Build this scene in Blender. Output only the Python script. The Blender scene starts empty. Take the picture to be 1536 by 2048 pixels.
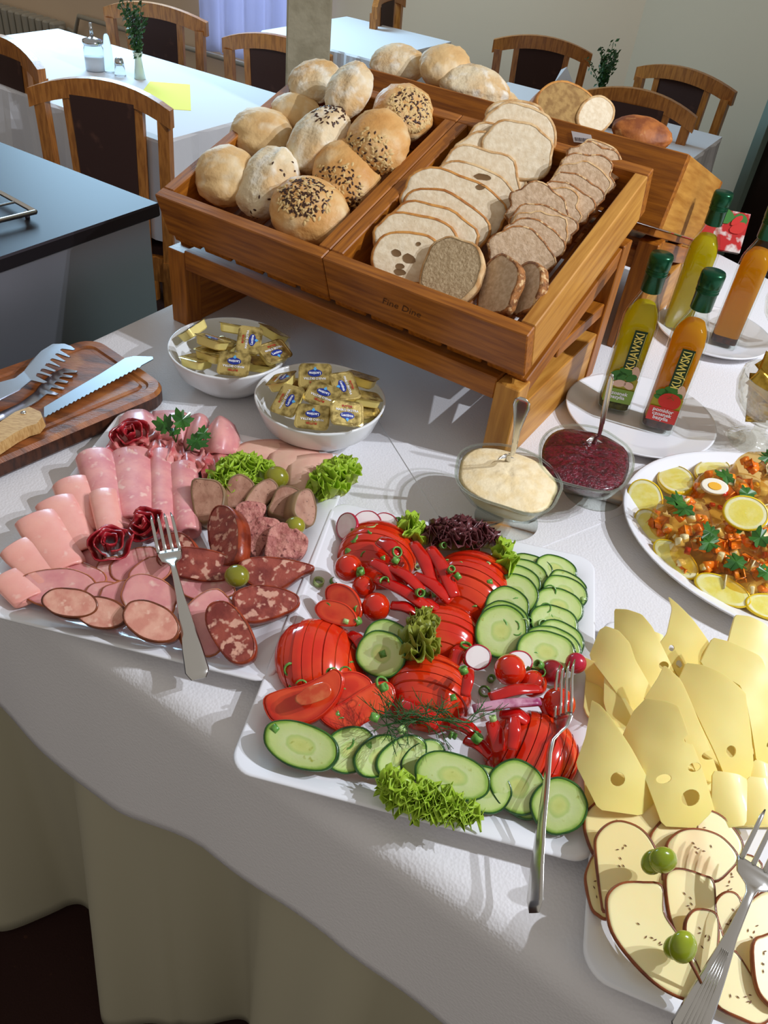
import bpy, bmesh, math, random
import numpy as np
from mathutils import Vector, Matrix, Quaternion, noise as mnoise
random.seed(7)
SC = bpy.context.scene
COL = SC.collection

# ---------------------------------------------------------------- camera (frame 1536 x 2048)
F = 1620.0; PITCH = math.radians(40.53); ROLL = math.radians(7.34); HC = 0.68
_d = Vector((-math.sin(ROLL)*math.cos(PITCH), math.cos(ROLL)*math.cos(PITCH), math.sin(PITCH)))
_f = (Vector((0, 0, 1)) - _d*_d.z).normalized()
_r = _d.cross(_f)
RM = Matrix((_r, _f, -_d))                     # camera(x right,y down,z fwd) -> world
cam_d = bpy.data.cameras.new('camera'); cam = bpy.data.objects.new('camera', cam_d); COL.objects.link(cam)
cam_d.sensor_fit = 'HORIZONTAL'; cam_d.sensor_width = 36; cam_d.lens = F/1536*36; cam_d.clip_start = .02
cam.matrix_world = Matrix.Translation((0, 0, HC)) @ Matrix((( RM[0][0], -RM[0][1], -RM[0][2]), (RM[1][0], -RM[1][1], -RM[1][2]), (RM[2][0], -RM[2][1], -RM[2][2]))).to_4x4()
SC.camera = cam
CAM = Vector((0, 0, HC))

# ---------------------------------------------------------------- world, lamps, exposure
SC.view_settings.view_transform = 'Standard'; SC.view_settings.look = 'None'
SC.view_settings.gamma = 1; SC.view_settings.use_curve_mapping = False; SC.view_settings.exposure = 0.0
wd = bpy.data.worlds.new('room_light'); SC.world = wd; wd.use_nodes = True
bg = wd.node_tree.nodes['Background']; bg.inputs[0].default_value = (1.0, .93, .84, 1); bg.inputs[1].default_value = .38
def lamp(name, kind, loc, target, power, color, size, size_y=None):
    l = bpy.data.lights.new(name, kind); l.energy = power; l.color = color
    if kind == 'AREA':
        l.size = size
        if size_y: l.shape = 'RECTANGLE'; l.size_y = size_y
        else: l.shape = 'DISK'
    elif kind == 'SPOT':
        l.shadow_soft_size = size; l.spot_size = math.radians(75); l.spot_blend = .4
    else: l.shadow_soft_size = size
    o = bpy.data.objects.new(name, l); COL.objects.link(o); o.location = loc
    o.rotation_euler = (Vector(target)-Vector(loc)).to_track_quat('-Z', 'Y').to_euler()
    return o
lamp('ceiling_spot_lamp', 'SPOT', (1.85, .62, 1.95), (.15, 1.0, 0), 142, (.86, .91, 1), .016)
lamp('ceiling_spot_lamp', 'SPOT', (2.25, .46, 1.85), (.15, 1.0, 0), 142, (.86, .91, 1), .016)
lamp('window_daylight', 'AREA', (-1.6, 4.4, 1.15), (-1.0, 2.6, -.2), 82, (.46, .76, 1), 1.2, 1.0)

# ---------------------------------------------------------------- frames
def ray(x, y): return RM @ Vector(((x-768)/F, (y-1024)/F, 1))
def P(x, y, z=0.0):
    v = ray(x, y); return CAM + v*((z-HC)/v.z)
def PP(x, y, c, n):                            # pixel ray onto the plane through c with normal n
    v = ray(x, y); return CAM + v*((c-CAM).dot(n)/v.dot(n))
B0 = P(338, 636); YAW = math.radians(-28.58)
U = Vector((math.cos(YAW), math.sin(YAW), 0)); W = Vector((-math.sin(YAW), math.cos(YAW), 0)); Z = Vector((0, 0, 1))
def T(a, b, c=0.0): return B0 + U*a + W*b + Z*c
FLOOR = -.92; DZ = -.11
rnd = random.random
def ru(a, b): return random.uniform(a, b)

# ---------------------------------------------------------------- materials
def lin(c):
    return tuple((v/255/12.92 if v/255 <= .04045 else ((v/255+.055)/1.055)**2.4) for v in c[:3]) + (1,)
MATS = {}
def mat(name, c, c2=None, rough=.5, metal=0, scale=20, stretch=(1, 1, 1), lo=.42, hi=.62, tex='noise', detail=4,
        bump=0, bscale=60, bdist=.002, sss=0, trans=0, ior=1.45, coat=0, spec=.5, rad=None, c3=None, s3=80, lo3=.6, hi3=.7, rvar=0, sheen=0, bstretch=None, tl=0):
    if name in MATS: return MATS[name]
    m = bpy.data.materials.new(name); m.use_nodes = True; nt = m.node_tree; N = nt.nodes; L = nt.links
    b = N['Principled BSDF']; out = N['Material Output']
    tc = N.new('ShaderNodeTexCoord')
    def mp(st):
        n = N.new('ShaderNodeMapping'); n.inputs['Scale'].default_value = st; L.new(tc.outputs['Object'], n.inputs[0]); return n
    def ntex(kind, sc, st, det=4):
        q = mp(st)
        if kind == 'voronoi':
            t = N.new('ShaderNodeTexVoronoi'); t.inputs['Scale'].default_value = sc; L.new(q.outputs[0], t.inputs[0]); return t.outputs['Distance']
        if kind == 'wave':
            t = N.new('ShaderNodeTexWave'); t.inputs['Scale'].default_value = sc; t.inputs['Distortion'].default_value = 5; t.inputs['Detail'].default_value = 3
            L.new(q.outputs[0], t.inputs[0]); return t.outputs['Fac']
        t = N.new('ShaderNodeTexNoise'); t.inputs['Scale'].default_value = sc; t.inputs['Detail'].default_value = det; L.new(q.outputs[0], t.inputs[0]); return t.outputs['Fac']
    def ramp(src, stops):
        r = N.new('ShaderNodeValToRGB'); L.new(src, r.inputs[0]); e = r.color_ramp.elements
        while len(e) < len(stops): e.new(.5)
        for k, (p, col) in enumerate(stops): e[k].position = p; e[k].color = col if len(col) == 4 else lin(col)
        return r.outputs[0]
    def mix(fac, a, bb):
        x = N.new('ShaderNodeMix'); x.data_type = 'RGBA'
        L.new(fac, x.inputs[0])
        for k, s in ((6, a), (7, bb)):
            if isinstance(s, tuple): x.inputs[k].default_value = s
            else: L.new(s, x.inputs[k])
        return x.outputs[2]
    base = lin(c); src = None
    if rad:
        at = N.new('ShaderNodeAttribute'); at.attribute_name = 'rad'
        nz = ntex('noise', rad.get('ns', 150), (1, 1, 1)); 
        ma = N.new('ShaderNodeMath'); ma.operation = 'MULTIPLY_ADD'; L.new(nz, ma.inputs[0]); ma.inputs[1].default_value = rad.get('na', .15)
        L.new(at.outputs['Fac'], ma.inputs[2])
        src = ramp(ma.outputs[0], rad['stops'])
    if c2 is not None:
        fac = ramp(ntex(tex, scale, stretch, detail), [(lo, (0, 0, 0, 1)), (hi, (1, 1, 1, 1))])
        src = mix(fac, src if src is not None else base, lin(c2))
    if c3 is not None:
        fac = ramp(ntex('noise', s3, (1, 1, 1), 2), [(lo3, (0, 0, 0, 1)), (hi3, (1, 1, 1, 1))])
        src = mix(fac, src if src is not None else base, lin(c3))
    if src is not None: L.new(src, b.inputs['Base Color'])
    else: b.inputs['Base Color'].default_value = base
    b.inputs['Roughness'].default_value = rough; b.inputs['Metallic'].default_value = metal
    b.inputs['IOR'].default_value = ior; b.inputs['Specular IOR Level'].default_value = spec
    b.inputs['Transmission Weight'].default_value = trans; b.inputs['Coat Weight'].default_value = coat; b.inputs['Coat Roughness'].default_value = .08
    if sheen: b.inputs['Sheen Weight'].default_value = sheen
    if sss:
        b.inputs['Subsurface Weight'].default_value = sss; b.inputs['Subsurface Radius'].default_value = (1, .45, .25); b.inputs['Subsurface Scale'].default_value = .006
    if rvar:
        r = N.new('ShaderNodeMapRange'); L.new(ntex('noise', 14, (1, 1, 1)), r.inputs[0]); r.inputs[3].default_value = rough-rvar; r.inputs[4].default_value = rough+rvar; L.new(r.outputs[0], b.inputs['Roughness'])
    if bump:
        bn = N.new('ShaderNodeBump'); bn.inputs['Strength'].default_value = bump; bn.inputs['Distance'].default_value = bdist
        L.new(ntex('noise' if tex == 'wave' else tex, bscale, bstretch or stretch), bn.inputs['Height']); L.new(bn.outputs[0], b.inputs['Normal'])
    if tl:
        t = N.new('ShaderNodeBsdfTranslucent'); ms = N.new('ShaderNodeMixShader'); ms.inputs[0].default_value = tl
        if src is not None: L.new(src, t.inputs[0])
        else: t.inputs[0].default_value = base
        L.new(b.outputs[0], ms.inputs[1]); L.new(t.outputs[0], ms.inputs[2]); L.new(ms.outputs[0], out.inputs[0])
    MATS[name] = m; return m
def clear_mat(name, tint=(250, 252, 250), ior=1.45, bump=0, bscale=60, rough=.02, body=.0):
    m = bpy.data.materials.new(name); m.use_nodes = True; nt = m.node_tree; N = nt.nodes; L = nt.links; N.remove(N['Principled BSDF']); out = N['Material Output']
    t = N.new('ShaderNodeBsdfTransparent'); t.inputs[0].default_value = lin(tint); g = N.new('ShaderNodeBsdfGlossy'); g.inputs['Roughness'].default_value = rough
    f = N.new('ShaderNodeFresnel'); f.inputs[0].default_value = ior; mx = N.new('ShaderNodeMixShader')
    ge = N.new('ShaderNodeNewGeometry'); inv = N.new('ShaderNodeMath'); inv.operation = 'SUBTRACT'; inv.inputs[0].default_value = 1; L.new(ge.outputs['Backfacing'], inv.inputs[1])
    mu = N.new('ShaderNodeMath'); mu.operation = 'MULTIPLY'; L.new(f.outputs[0], mu.inputs[0]); L.new(inv.outputs[0], mu.inputs[1]); L.new(mu.outputs[0], mx.inputs[0]); L.new(t.outputs[0], mx.inputs[1]); L.new(g.outputs[0], mx.inputs[2])
    last = mx
    if body:
        d = N.new('ShaderNodeBsdfTranslucent'); d.inputs[0].default_value = lin(tint); m2 = N.new('ShaderNodeMixShader'); m2.inputs[0].default_value = body; L.new(mx.outputs[0], m2.inputs[1]); L.new(d.outputs[0], m2.inputs[2]); last = m2
    if bump:
        tc = N.new('ShaderNodeTexCoord'); v = N.new('ShaderNodeTexVoronoi'); v.inputs['Scale'].default_value = bscale; L.new(tc.outputs['Object'], v.inputs[0]); bn = N.new('ShaderNodeBump'); bn.inputs['Strength'].default_value = bump; bn.inputs['Distance'].default_value = .004
        L.new(v.outputs['Distance'], bn.inputs['Height']); L.new(bn.outputs[0], g.inputs['Normal']); L.new(bn.outputs[0], f.inputs['Normal'])
    L.new(last.outputs[0], out.inputs[0]); MATS[name] = m; return m
def emit(name, c, s):
    m = bpy.data.materials.new(name); m.use_nodes = True; b = m.node_tree.nodes['Principled BSDF']
    b.inputs['Base Color'].default_value = lin(c); b.inputs['Emission Color'].default_value = lin(c); b.inputs['Emission Strength'].default_value = s; return m

# ---------------------------------------------------------------- object helpers
def thing(name, label, cat, loc, group=None, rz=0):
    o = bpy.data.objects.new(name, None); COL.objects.link(o); o.empty_display_size = .02
    o.location = loc; o.rotation_euler = (0, 0, rz); o['label'] = label; o['category'] = cat
    if group: o['group'] = group
    return o
def tag(o, label, cat, group=None):
    o['label'] = label; o['category'] = cat
    if group: o['group'] = group
    return o
def struct(o): o['kind'] = 'structure'; return o
def root_of(o):
    while o.parent: o = o.parent
    return o
def obj(name, me, m=None, parent=None, world=True, loc=None):
    """world=True: the mesh is in world coordinates; else local to the parent"""
    o = bpy.data.objects.new(name, me); COL.objects.link(o)
    if m is not None:
        me.materials.clear()
        for k in (m if isinstance(m, (list, tuple)) else [m]): me.materials.append(k)
    if parent is not None:
        o.parent = parent
        if world: o.matrix_parent_inverse = wmat(parent).inverted()
    if loc is not None: o.location = loc
    return o
def wmat(o):
    m = o.matrix_basis.copy()
    if o.parent: m = wmat(o.parent) @ o.matrix_parent_inverse @ m
    return m
def mk(verts, faces, smooth=True, rad=None, name='mesh'):
    me = bpy.data.meshes.new(name); me.from_pydata([tuple(v) for v in verts], [], faces); me.update()
    if smooth: me.polygons.foreach_set('use_smooth', [True]*len(me.polygons))
    if rad is not None:
        a = me.attributes.new('rad', 'FLOAT', 'POINT'); a.data.foreach_set('value', rad)
    return me
def bmk(bm, smooth=False):
    me = bpy.data.meshes.new('mesh'); bmesh.ops.recalc_face_normals(bm, faces=bm.faces); bm.to_mesh(me); bm.free()
    if smooth: me.polygons.foreach_set('use_smooth', [True]*len(me.polygons))
    return me
def copy_tree(o, parent=None):
    c = o.copy(); COL.objects.link(c)
    if parent is not None: c.parent = parent
    for ch in o.children: copy_tree(ch, c)
    return c
def recenter(o):
    """move a world-space mesh's origin to its base"""
    me = o.data; n = len(me.vertices); a = np.empty(n*3); me.vertices.foreach_get('co', a); a = a.reshape(-1, 3)
    c = np.array([(a[:, 0].min()+a[:, 0].max())/2, (a[:, 1].min()+a[:, 1].max())/2, a[:, 2].min()])
    a -= c; me.vertices.foreach_set('co', a.ravel()); o.location = Vector(c) + o.location; me.update(); return o
def board(name, c, ax, ay, az, sx, sy, sz, m, parent=None, bev=.0015):
    """box board centred at c, long axis = local X (grain)"""
    bm = bmesh.new(); bmesh.ops.create_cube(bm, size=1)
    for v in bm.verts: v.co = Vector((v.co.x*sx, v.co.y*sy, v.co.z*sz))
    if bev: bmesh.ops.bevel(bm, geom=bm.edges[:], offset=bev, segments=1, affect='EDGES')
    o = obj(name, bmk(bm), m)
    M = Matrix((ax.normalized(), ay.normalized(), az.normalized())).transposed().to_4x4(); M.translation = c
    if parent is not None:
        o.parent = parent; o.matrix_parent_inverse = wmat(parent).inverted()
    o.matrix_basis = M
    return o
def prism(pts_bottom, pts_top, smooth=False):
    n = len(pts_bottom)
    f = [tuple(reversed(range(n))), tuple(range(n, 2*n))]+[(i, (i+1) % n, (i+1) % n+n, i+n) for i in range(n)]
    return mk(list(pts_bottom)+list(pts_top), f, smooth)
def lathe(prof, seg=40, c=Vector((0, 0, 0)), sx=1, sy=1, sq=2, rot=0, close=False):
    vs = []; fs = []
    for r, z in prof:
        for k in range(seg):
            a = 2*math.pi*k/seg; ca, sa = math.cos(a), math.sin(a)
            q = (abs(ca)**sq+abs(sa)**sq)**(-1/sq) if sq != 2 else 1
            x, y = r*ca*q*sx, r*sa*q*sy
            vs.append((c.x+x*math.cos(rot)-y*math.sin(rot), c.y+x*math.sin(rot)+y*math.cos(rot), c.z+z))
    n = len(prof)
    for i in range(n-1):
        for k in range(seg):
            k2 = (k+1) % seg; fs.append((i*seg+k, i*seg+k2, (i+1)*seg+k2, (i+1)*seg+k))
    if close:
        for k in range(seg): k2 = (k+1) % seg; fs.append(((n-1)*seg+k, (n-1)*seg+k2, k2, k))
    else:
        fs.append(tuple(reversed(range(seg)))); fs.append(tuple(range((n-1)*seg, n*seg)))
    return mk(vs, fs)
def tube(path, radii, seg=8, flat=1, up=None, caps=True):
    path = [Vector(p) for p in path]; n = len(path)
    if not isinstance(radii, (list, tuple)): radii = [radii]*n
    vs = []; fs = []; prev = None
    for i, p in enumerate(path):
        t = (path[min(i+1, n-1)]-path[max(i-1, 0)]).normalized()
        ref = up if up is not None else (prev if prev is not None else (Z if abs(t.z) < .9 else Vector((1, 0, 0))))
        s = t.cross(ref).normalized(); uu = s.cross(t).normalized(); prev = uu
        for k in range(seg):
            a = 2*math.pi*k/seg; vs.append(p+s*math.cos(a)*radii[i]+uu*math.sin(a)*radii[i]*flat)
    for i in range(n-1):
        for k in range(seg): k2 = (k+1) % seg; fs.append((i*seg+k, i*seg+k2, (i+1)*seg+k2, (i+1)*seg+k))
    if caps: fs += [tuple(reversed(range(seg))), tuple(range((n-1)*seg, n*seg))]
    return mk(vs, fs)
def joinm(meshes, smooth=None):
    vs = []; fs = []; sm = []; mi = []; rad = []; has = False
    for me in meshes:
        o = len(vs); vs += [tuple(v.co) for v in me.vertices]
        for p in me.polygons: fs.append(tuple(i+o for i in p.vertices)); sm.append(p.use_smooth); mi.append(p.material_index)
        if 'rad' in me.attributes: has = True; rad += [d.value for d in me.attributes['rad'].data]
        else: rad += [1.0]*len(me.vertices)
    r = mk(vs, fs, True, rad if has else None)
    r.polygons.foreach_set('use_smooth', sm if smooth is None else [smooth]*len(sm)); r.polygons.foreach_set('material_index', mi)
    for me in meshes:
        if me.users == 0: bpy.data.meshes.remove(me)
    return r
def catmull(pts, n, closed=False):
    pts = [Vector(p) for p in pts]; m = len(pts); out = []
    segs = m if closed else m-1
    for i in range(segs):
        p0 = pts[(i-1) % m] if closed or i > 0 else pts[0]*2-pts[1]
        p1 = pts[i]; p2 = pts[(i+1) % m]
        p3 = pts[(i+2) % m] if closed or i+2 < m else pts[-1]*2-pts[-2]
        for k in range(n):
            t = k/n
            out.append(.5*((2*p1)+(p2-p0)*t+(2*p0-5*p1+4*p2-p3)*t*t+(3*p1-p0-3*p2+p3)*t**3))
    if not closed: out.append(pts[-1])
    return out
def ell(cx, cy, a, b, ang=0, n=30, p=2.0, wob=0, seed=0):
    o = []; an = math.radians(ang)
    for k in range(n):
        t = 2*math.pi*k/n; ca, sa = math.cos(t), math.sin(t); q = (abs(ca)**p+abs(sa)**p)**(-1/p)
        if wob: q *= 1+wob*mnoise.noise(Vector((ca*1.7, sa*1.7, seed*3.1+.5)))
        x, y = a*ca*q, b*sa*q
        o.append((cx+x*math.cos(an)-y*math.sin(an), cy+x*math.sin(an)+y*math.cos(an)))
    return o
def nrm(az, el):
    """unit normal leaning towards world azimuth az (0 = right, -90 = to the camera), el = elevation"""
    az, el = math.radians(az), math.radians(el); return Vector((math.cos(az)*math.cos(el), math.sin(az)*math.cos(el), math.sin(el)))
def slab_pts(pts, n, thick, dome=0, noise=0, bend=None, edge=.0):
    """pts: world outline on a plane with normal n. returns (mesh, outline, centre)"""
    N = len(pts); c = sum(pts, Vector())/N
    rings = [.0, .3, .55, .75, .9, 1.0]; vs = []; rad = []; fs = []
    R = max((p-c).length for p in pts)
    ax = (pts[0]-c).normalized(); ay = n.cross(ax)
    def zoff(q, r):
        h = dome*(1-r*r)
        if bend:
            d = q-c; t = (d.dot(ax)*math.cos(bend[0])+d.dot(ay)*math.sin(bend[0]))/R
            h += bend[1]*t*t+(bend[2]*t if len(bend) > 2 else 0)
        if noise: h += noise*mnoise.noise(q*90)
        return h
    def ring(side):
        s0 = len(vs)
        q = c; vs.append(q+n*(zoff(q, 0)+(0 if side else -thick))); rad.append(0)
        for r in rings[1:]:
            for p in pts:
                q = c+(p-c)*r; vs.append(q+n*(zoff(q, r)+(0 if side else -thick)-(edge if r == 1 and side else 0))); rad.append(r)
        for k in range(N):
            k2 = (k+1) % N; f = (s0, s0+1+k, s0+1+k2); fs.append(f if side else f[::-1])
            for j in range(len(rings)-2):
                a = s0+1+j*N; f = (a+k, a+N+k, a+N+k2, a+k2); fs.append(f if side else f[::-1])
        return s0+1+(len(rings)-2)*N
    t0 = ring(True); b0 = ring(False)
    for k in range(N): k2 = (k+1) % N; fs.append((t0+k, b0+k, b0+k2, t0+k2))
    return vs, fs, rad, zoff, c
def rim_pts(pts, n, thick, w, zoff, c, out=.0):
    """rind: a band round the slab's edge"""
    N = len(pts); R = sum((p-c).length for p in pts)/N; vs = []; fs = []
    e = .0005
    for (dr, h) in ((-w, e), (out*.5, e), (out+.0004, -thick*.5), (out*.5, -thick-e), (-w, -thick-e)):
        for p in pts:
            L = (p-c).length; q = c+(p-c)*(1+dr/L); vs.append(q+n*(zoff(q, (q-c).length/L)+h))
    for j in range(4):
        for k in range(N): k2 = (k+1) % N; fs.append((j*N+k, (j+1)*N+k, (j+1)*N+k2, j*N+k2))
    return vs, fs
def slab(name, pts, n, thick, m, label=None, cat=None, group=None, rind=None, parent=None, parts=('flesh', 'rind'), **kw):
    vs, fs, rad, zoff, c = slab_pts(pts, n, thick, **kw)
    if rind is None:
        o = recenter(obj(name, mk(vs, fs, True, rad), m)) if parent is None else obj(name, mk(vs, fs, True, rad), m, parent)
        if label: tag(o, label, cat, group)
        return o
    low = min(vs, key=lambda v: v.z)
    t = thing(name, label, cat, Vector((c.x, c.y, low.z)), group) if parent is None else parent
    rm, rw, ro = rind
    obj(parts[0], mk(vs, fs, True, rad), m, t)
    rv, rf = rim_pts(pts, n, thick, rw, zoff, c, ro)
    obj(parts[1], mk(rv, rf, True), rm, t)
    return t
def slabpx(name, outline, z, n, thick, m, cc=None, **kw):
    cx = sum(p[0] for p in outline)/len(outline); cy = sum(p[1] for p in outline)/len(outline)
    z += LIFT
    for _ in range(4):                         # rest on the platter instead of cutting into it
        c = P(cx, cy, z); pts = [PP(x, y, c, n) for x, y in outline]
        if MINZ is None: break
        need = max(platez(p)+.0006-(p.z-thick*max(n.z, .2)) for p in pts)
        if need <= .0002: break
        z += need
    return slab(name, pts, n, thick, m, **kw)
LIFT = 0.0; MINZ = None
PLATES = []
def platez(p):
    """height of the platter surface under a point"""
    best = 0.0
    for c, ex, ey, a, b, rim, h in PLATES:
        d = p-c; k = ex.x*ey.y-ex.y*ey.x; u_, v_ = (d.x*ey.y-d.y*ey.x)/k, (ex.x*d.y-ex.y*d.x)/k; s = min(a-abs(u_), b-abs(v_))
        if s > 0: best = max(best, float(np.interp(s, [0, .004, rim*.75, rim, rim+.008, rim+.02], [h*.6, h+.0018, h-.0033, h-.0058, .0097, .0084])))
    return best
def onplate(p, e=.0012):
    q = platez(p)+e; return Vector((p.x, p.y, max(p.z, q)))
def sheet(rows, thick=.002, sub=3):
    """rows of world points -> smooth closed sheet of a given thickness"""
    R = [catmull(r, sub) for r in rows]; m = len(R[0])
    cols = [catmull([r[i] for r in R], sub) for i in range(m)]; n = len(cols[0])
    g = [[cols[j][i] for j in range(m)] for i in range(n)]
    vs = []; fs = []; rad = []
    nr = []
    for i in range(n):
        for j in range(m):
            a = g[min(i+1, n-1)][j]-g[max(i-1, 0)][j]; b = g[i][min(j+1, m-1)]-g[i][max(j-1, 0)]
            v = b.cross(a); v = v.normalized() if v.length > 1e-12 else Z; nr.append(v)
    s = 1
    if sum((v.z for v in nr)) < 0: s = -1
    for side in (0, 1):
        for i in range(n):
            for j in range(m):
                vs.append(g[i][j]-nr[i*m+j]*s*thick*side)
                rad.append(max(abs(2*i/(n-1)-1), abs(2*j/(m-1)-1)))
    o = n*m
    for i in range(n-1):
        for j in range(m-1):
            a, b, c, d = i*m+j, i*m+j+1, (i+1)*m+j+1, (i+1)*m+j
            fs.append((a, b, c, d)); fs.append((d+o, c+o, b+o, a+o))
    for i in range(n-1):
        a, d = i*m, (i+1)*m; fs.append((a, d, d+o, a+o)); a, d = i*m+m-1, (i+1)*m+m-1; fs.append((d, a, a+o, d+o))
    for j in range(m-1):
        a, b = j, j+1; fs.append((b, a, a+o, b+o)); a, b = (n-1)*m+j, (n-1)*m+j+1; fs.append((a, b, b+o, a+o))
    me = mk(vs, fs, True, rad); bm = bmesh.new(); bm.from_mesh(me); bmesh.ops.recalc_face_normals(bm, faces=bm.faces); bm.to_mesh(me); bm.free()
    return me
_fontc = {}
def text_mesh(s, size, bold=0, shear=0, sx=1.0):
    """flat lettering in local XY, centred; a curve converted to mesh"""
    key = (s, size, bold, shear, sx)
    if key in _fontc: return _fontc[key]
    cu = bpy.data.curves.new('lettering', 'FONT'); cu.body = s; cu.size = size; cu.align_x = 'CENTER'; cu.align_y = 'CENTER'
    cu.offset = bold; cu.shear = shear; cu.resolution_u = 2; cu.fill_mode = 'FRONT'
    o = bpy.data.objects.new('lettering', cu); COL.objects.link(o); bpy.context.view_layer.update()
    me = bpy.data.meshes.new_from_object(o.evaluated_get(bpy.context.evaluated_depsgraph_get()))
    bpy.data.objects.remove(o); bpy.data.curves.remove(cu)
    for v in me.vertices: v.co.x *= sx
    _fontc[key] = me; return me
def place(o, c, ax, ay, az, s=1.0):
    M = Matrix((ax.normalized()*s, ay.normalized()*s, az.normalized()*s)).transposed().to_4x4(); M.translation = c
    if o.parent is not None: o.matrix_parent_inverse = wmat(o.parent).inverted()
    o.matrix_basis = M; return o
def blob(c, r, seg=28, amp=.06, fr=1.6, seed=0, axis=None, ridge=0, flatb=.75):
    """bun-like body: c centre, r=(rx,ry,rz), long axis along azimuth 'axis'"""
    vs = []; fs = []; rings = seg//2; a0 = axis or 0
    for i in range(rings+1):
        ph = math.pi*i/rings
        for k in range(seg):
            th = 2*math.pi*k/seg; d = Vector((math.sin(ph)*math.cos(th), math.sin(ph)*math.sin(th), math.cos(ph)))
            q = 1+amp*mnoise.noise(d*fr+Vector((seed*7.3, seed*1.7, 0)))+amp*.45*mnoise.noise(d*fr*3+Vector((seed*3.3, 0, seed)))
            if ridge: q += ridge*math.exp(-(d.y/.16)**2)*max(d.z, 0)
            zz = d.z*r[2]*(1 if d.z > 0 else flatb)
            x, y = d.x*r[0]*q, d.y*r[1]*q; vs.append(Vector((c.x+x*math.cos(a0)-y*math.sin(a0), c.y+x*math.sin(a0)+y*math.cos(a0), c.z+zz*q)))
    for i in range(rings):
        for k in range(seg): k2 = (k+1) % seg; fs.append((i*seg+k, (i+1)*seg+k, (i+1)*seg+k2, i*seg+k2))
    return vs, fs
def weld(me, d=1e-5):
    bm = bmesh.new(); bm.from_mesh(me); bmesh.ops.remove_doubles(bm, verts=bm.verts, dist=d); bmesh.ops.recalc_face_normals(bm, faces=bm.faces); bm.to_mesh(me); bm.free()
    me.polygons.foreach_set('use_smooth', [True]*len(me.polygons)); return me
# ================================================================ materials
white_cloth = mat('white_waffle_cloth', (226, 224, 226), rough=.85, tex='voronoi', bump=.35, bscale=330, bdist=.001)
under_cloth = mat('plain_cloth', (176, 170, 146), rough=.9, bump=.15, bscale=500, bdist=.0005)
dining_cloth = mat('dining_cloth', (222, 222, 226), rough=.9)
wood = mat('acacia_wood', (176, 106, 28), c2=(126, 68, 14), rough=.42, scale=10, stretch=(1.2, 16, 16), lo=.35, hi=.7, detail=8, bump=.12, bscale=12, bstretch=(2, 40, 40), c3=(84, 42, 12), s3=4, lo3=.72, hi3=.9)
wood_lit = mat('acacia_wood_lit_side', (206, 148, 66), c2=(166, 106, 36), rough=.42, scale=7, stretch=(1.2, 14, 14), lo=.35, hi=.7, detail=8, bump=.12, bscale=12, bstretch=(2, 40, 40), c3=(120, 72, 24), s3=4, lo3=.75, hi3=.95)  # same acacia, paler: lamp light on the right-hand sides put into the colour
chair_wood = mat('chair_wood', (182, 116, 50), c2=(150, 90, 36), rough=.35, scale=10, stretch=(14, 14, 2))
chair_light = mat('chair_slat_wood', (196, 150, 92), rough=.35)
chair_cloth = mat('chair_upholstery', (58, 32, 24), c2=(112, 72, 56), rough=.8, scale=9, lo=.58, hi=.72)
steel = mat('brushed_steel', (128, 134, 146), rough=.52, metal=1, bump=.04, bscale=30, bstretch=(1, 40, 1))
steel_b = mat('cutlery_steel', (214, 212, 208), rough=.2, metal=1)
steel_dull = mat('dull_steel_panel', (150, 152, 162), rough=.42, metal=.85)
porcelain = mat('white_porcelain', (236, 237, 242), rough=.13, coat=.5)
bowl_white = mat('white_bowl_glaze', (236, 238, 240), rough=.2, coat=.3)
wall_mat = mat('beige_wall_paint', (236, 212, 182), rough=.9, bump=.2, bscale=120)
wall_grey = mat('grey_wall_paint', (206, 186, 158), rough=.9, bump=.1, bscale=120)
plaster = mat('rough_plaster', (176, 166, 140), c2=(160, 150, 124), rough=.9, bump=.6, bscale=60, bdist=.004)
carpet = mat('dark_patterned_carpet', (46, 20, 14), c2=(74, 42, 26), rough=.95, scale=38, lo=.66, hi=.72, bump=.4, bscale=300)

# ================================================================ room
def onw(x, y, w0):
    v = ray(x, y); t = (w0-(CAM-B0).dot(W))/v.dot(W); q = CAM+v*t-B0; return q.dot(U), q.z
def onu(x, y, u0):
    v = ray(x, y); t = (u0-(CAM-B0).dot(U))/v.dot(U); q = CAM+v*t-B0; return q.dot(W), q.z
WB = 3.6
uc = onw(1245, 180, WB)[0]
def panel(name, a, b, c, d, thick, m):
    n = (b-a).cross(d-a).normalized()*thick
    return struct(obj(name, prism([a-n, b-n, c-n, d-n], [a, b, c, d]), m))
WC = T(uc, WB); WE = WC+Vector((math.cos(math.radians(-62)), math.sin(math.radians(-62)), 0))*7
panel('floor', T(-7.5, -3, FLOOR), T(5, -3, FLOOR), T(5, WB+.5, FLOOR), T(-7.5, WB+.5, FLOOR), .05, carpet)
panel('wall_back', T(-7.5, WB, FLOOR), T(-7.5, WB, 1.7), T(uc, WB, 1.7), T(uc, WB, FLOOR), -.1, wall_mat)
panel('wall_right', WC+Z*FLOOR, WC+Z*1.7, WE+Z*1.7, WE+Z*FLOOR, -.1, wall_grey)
panel('wall_left', T(-7.5, -3, FLOOR), T(-7.5, -3, 1.7), T(-7.5, WB, 1.7), T(-7.5, WB, FLOOR), -.1, wall_mat)
# doorway on the right wall
wdir = (WE-WC).normalized(); wn = Vector((-wdir.y, wdir.x, 0))*-1
_v = ray(1483, 400); _t = ((WC-CAM).dot(wn))/_v.dot(wn); dpt = CAM+_v*_t; dpt.z = 0
dk = mat('dark_brown_door', (34, 24, 20), rough=.4); jb = mat('pale_green_jamb', (120, 138, 126), rough=.6)
struct(board('door_1', dpt+wdir*.5+wn*.016+Z*(FLOOR+1.01), -Z, wdir, wn, 2.0, .92, .03, dk))
struct(board('trim_1', dpt+wdir*.02+wn*.033+Z*(FLOOR+1.03), -Z, wdir, wn, 2.04, .05, .06, jb))
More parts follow.
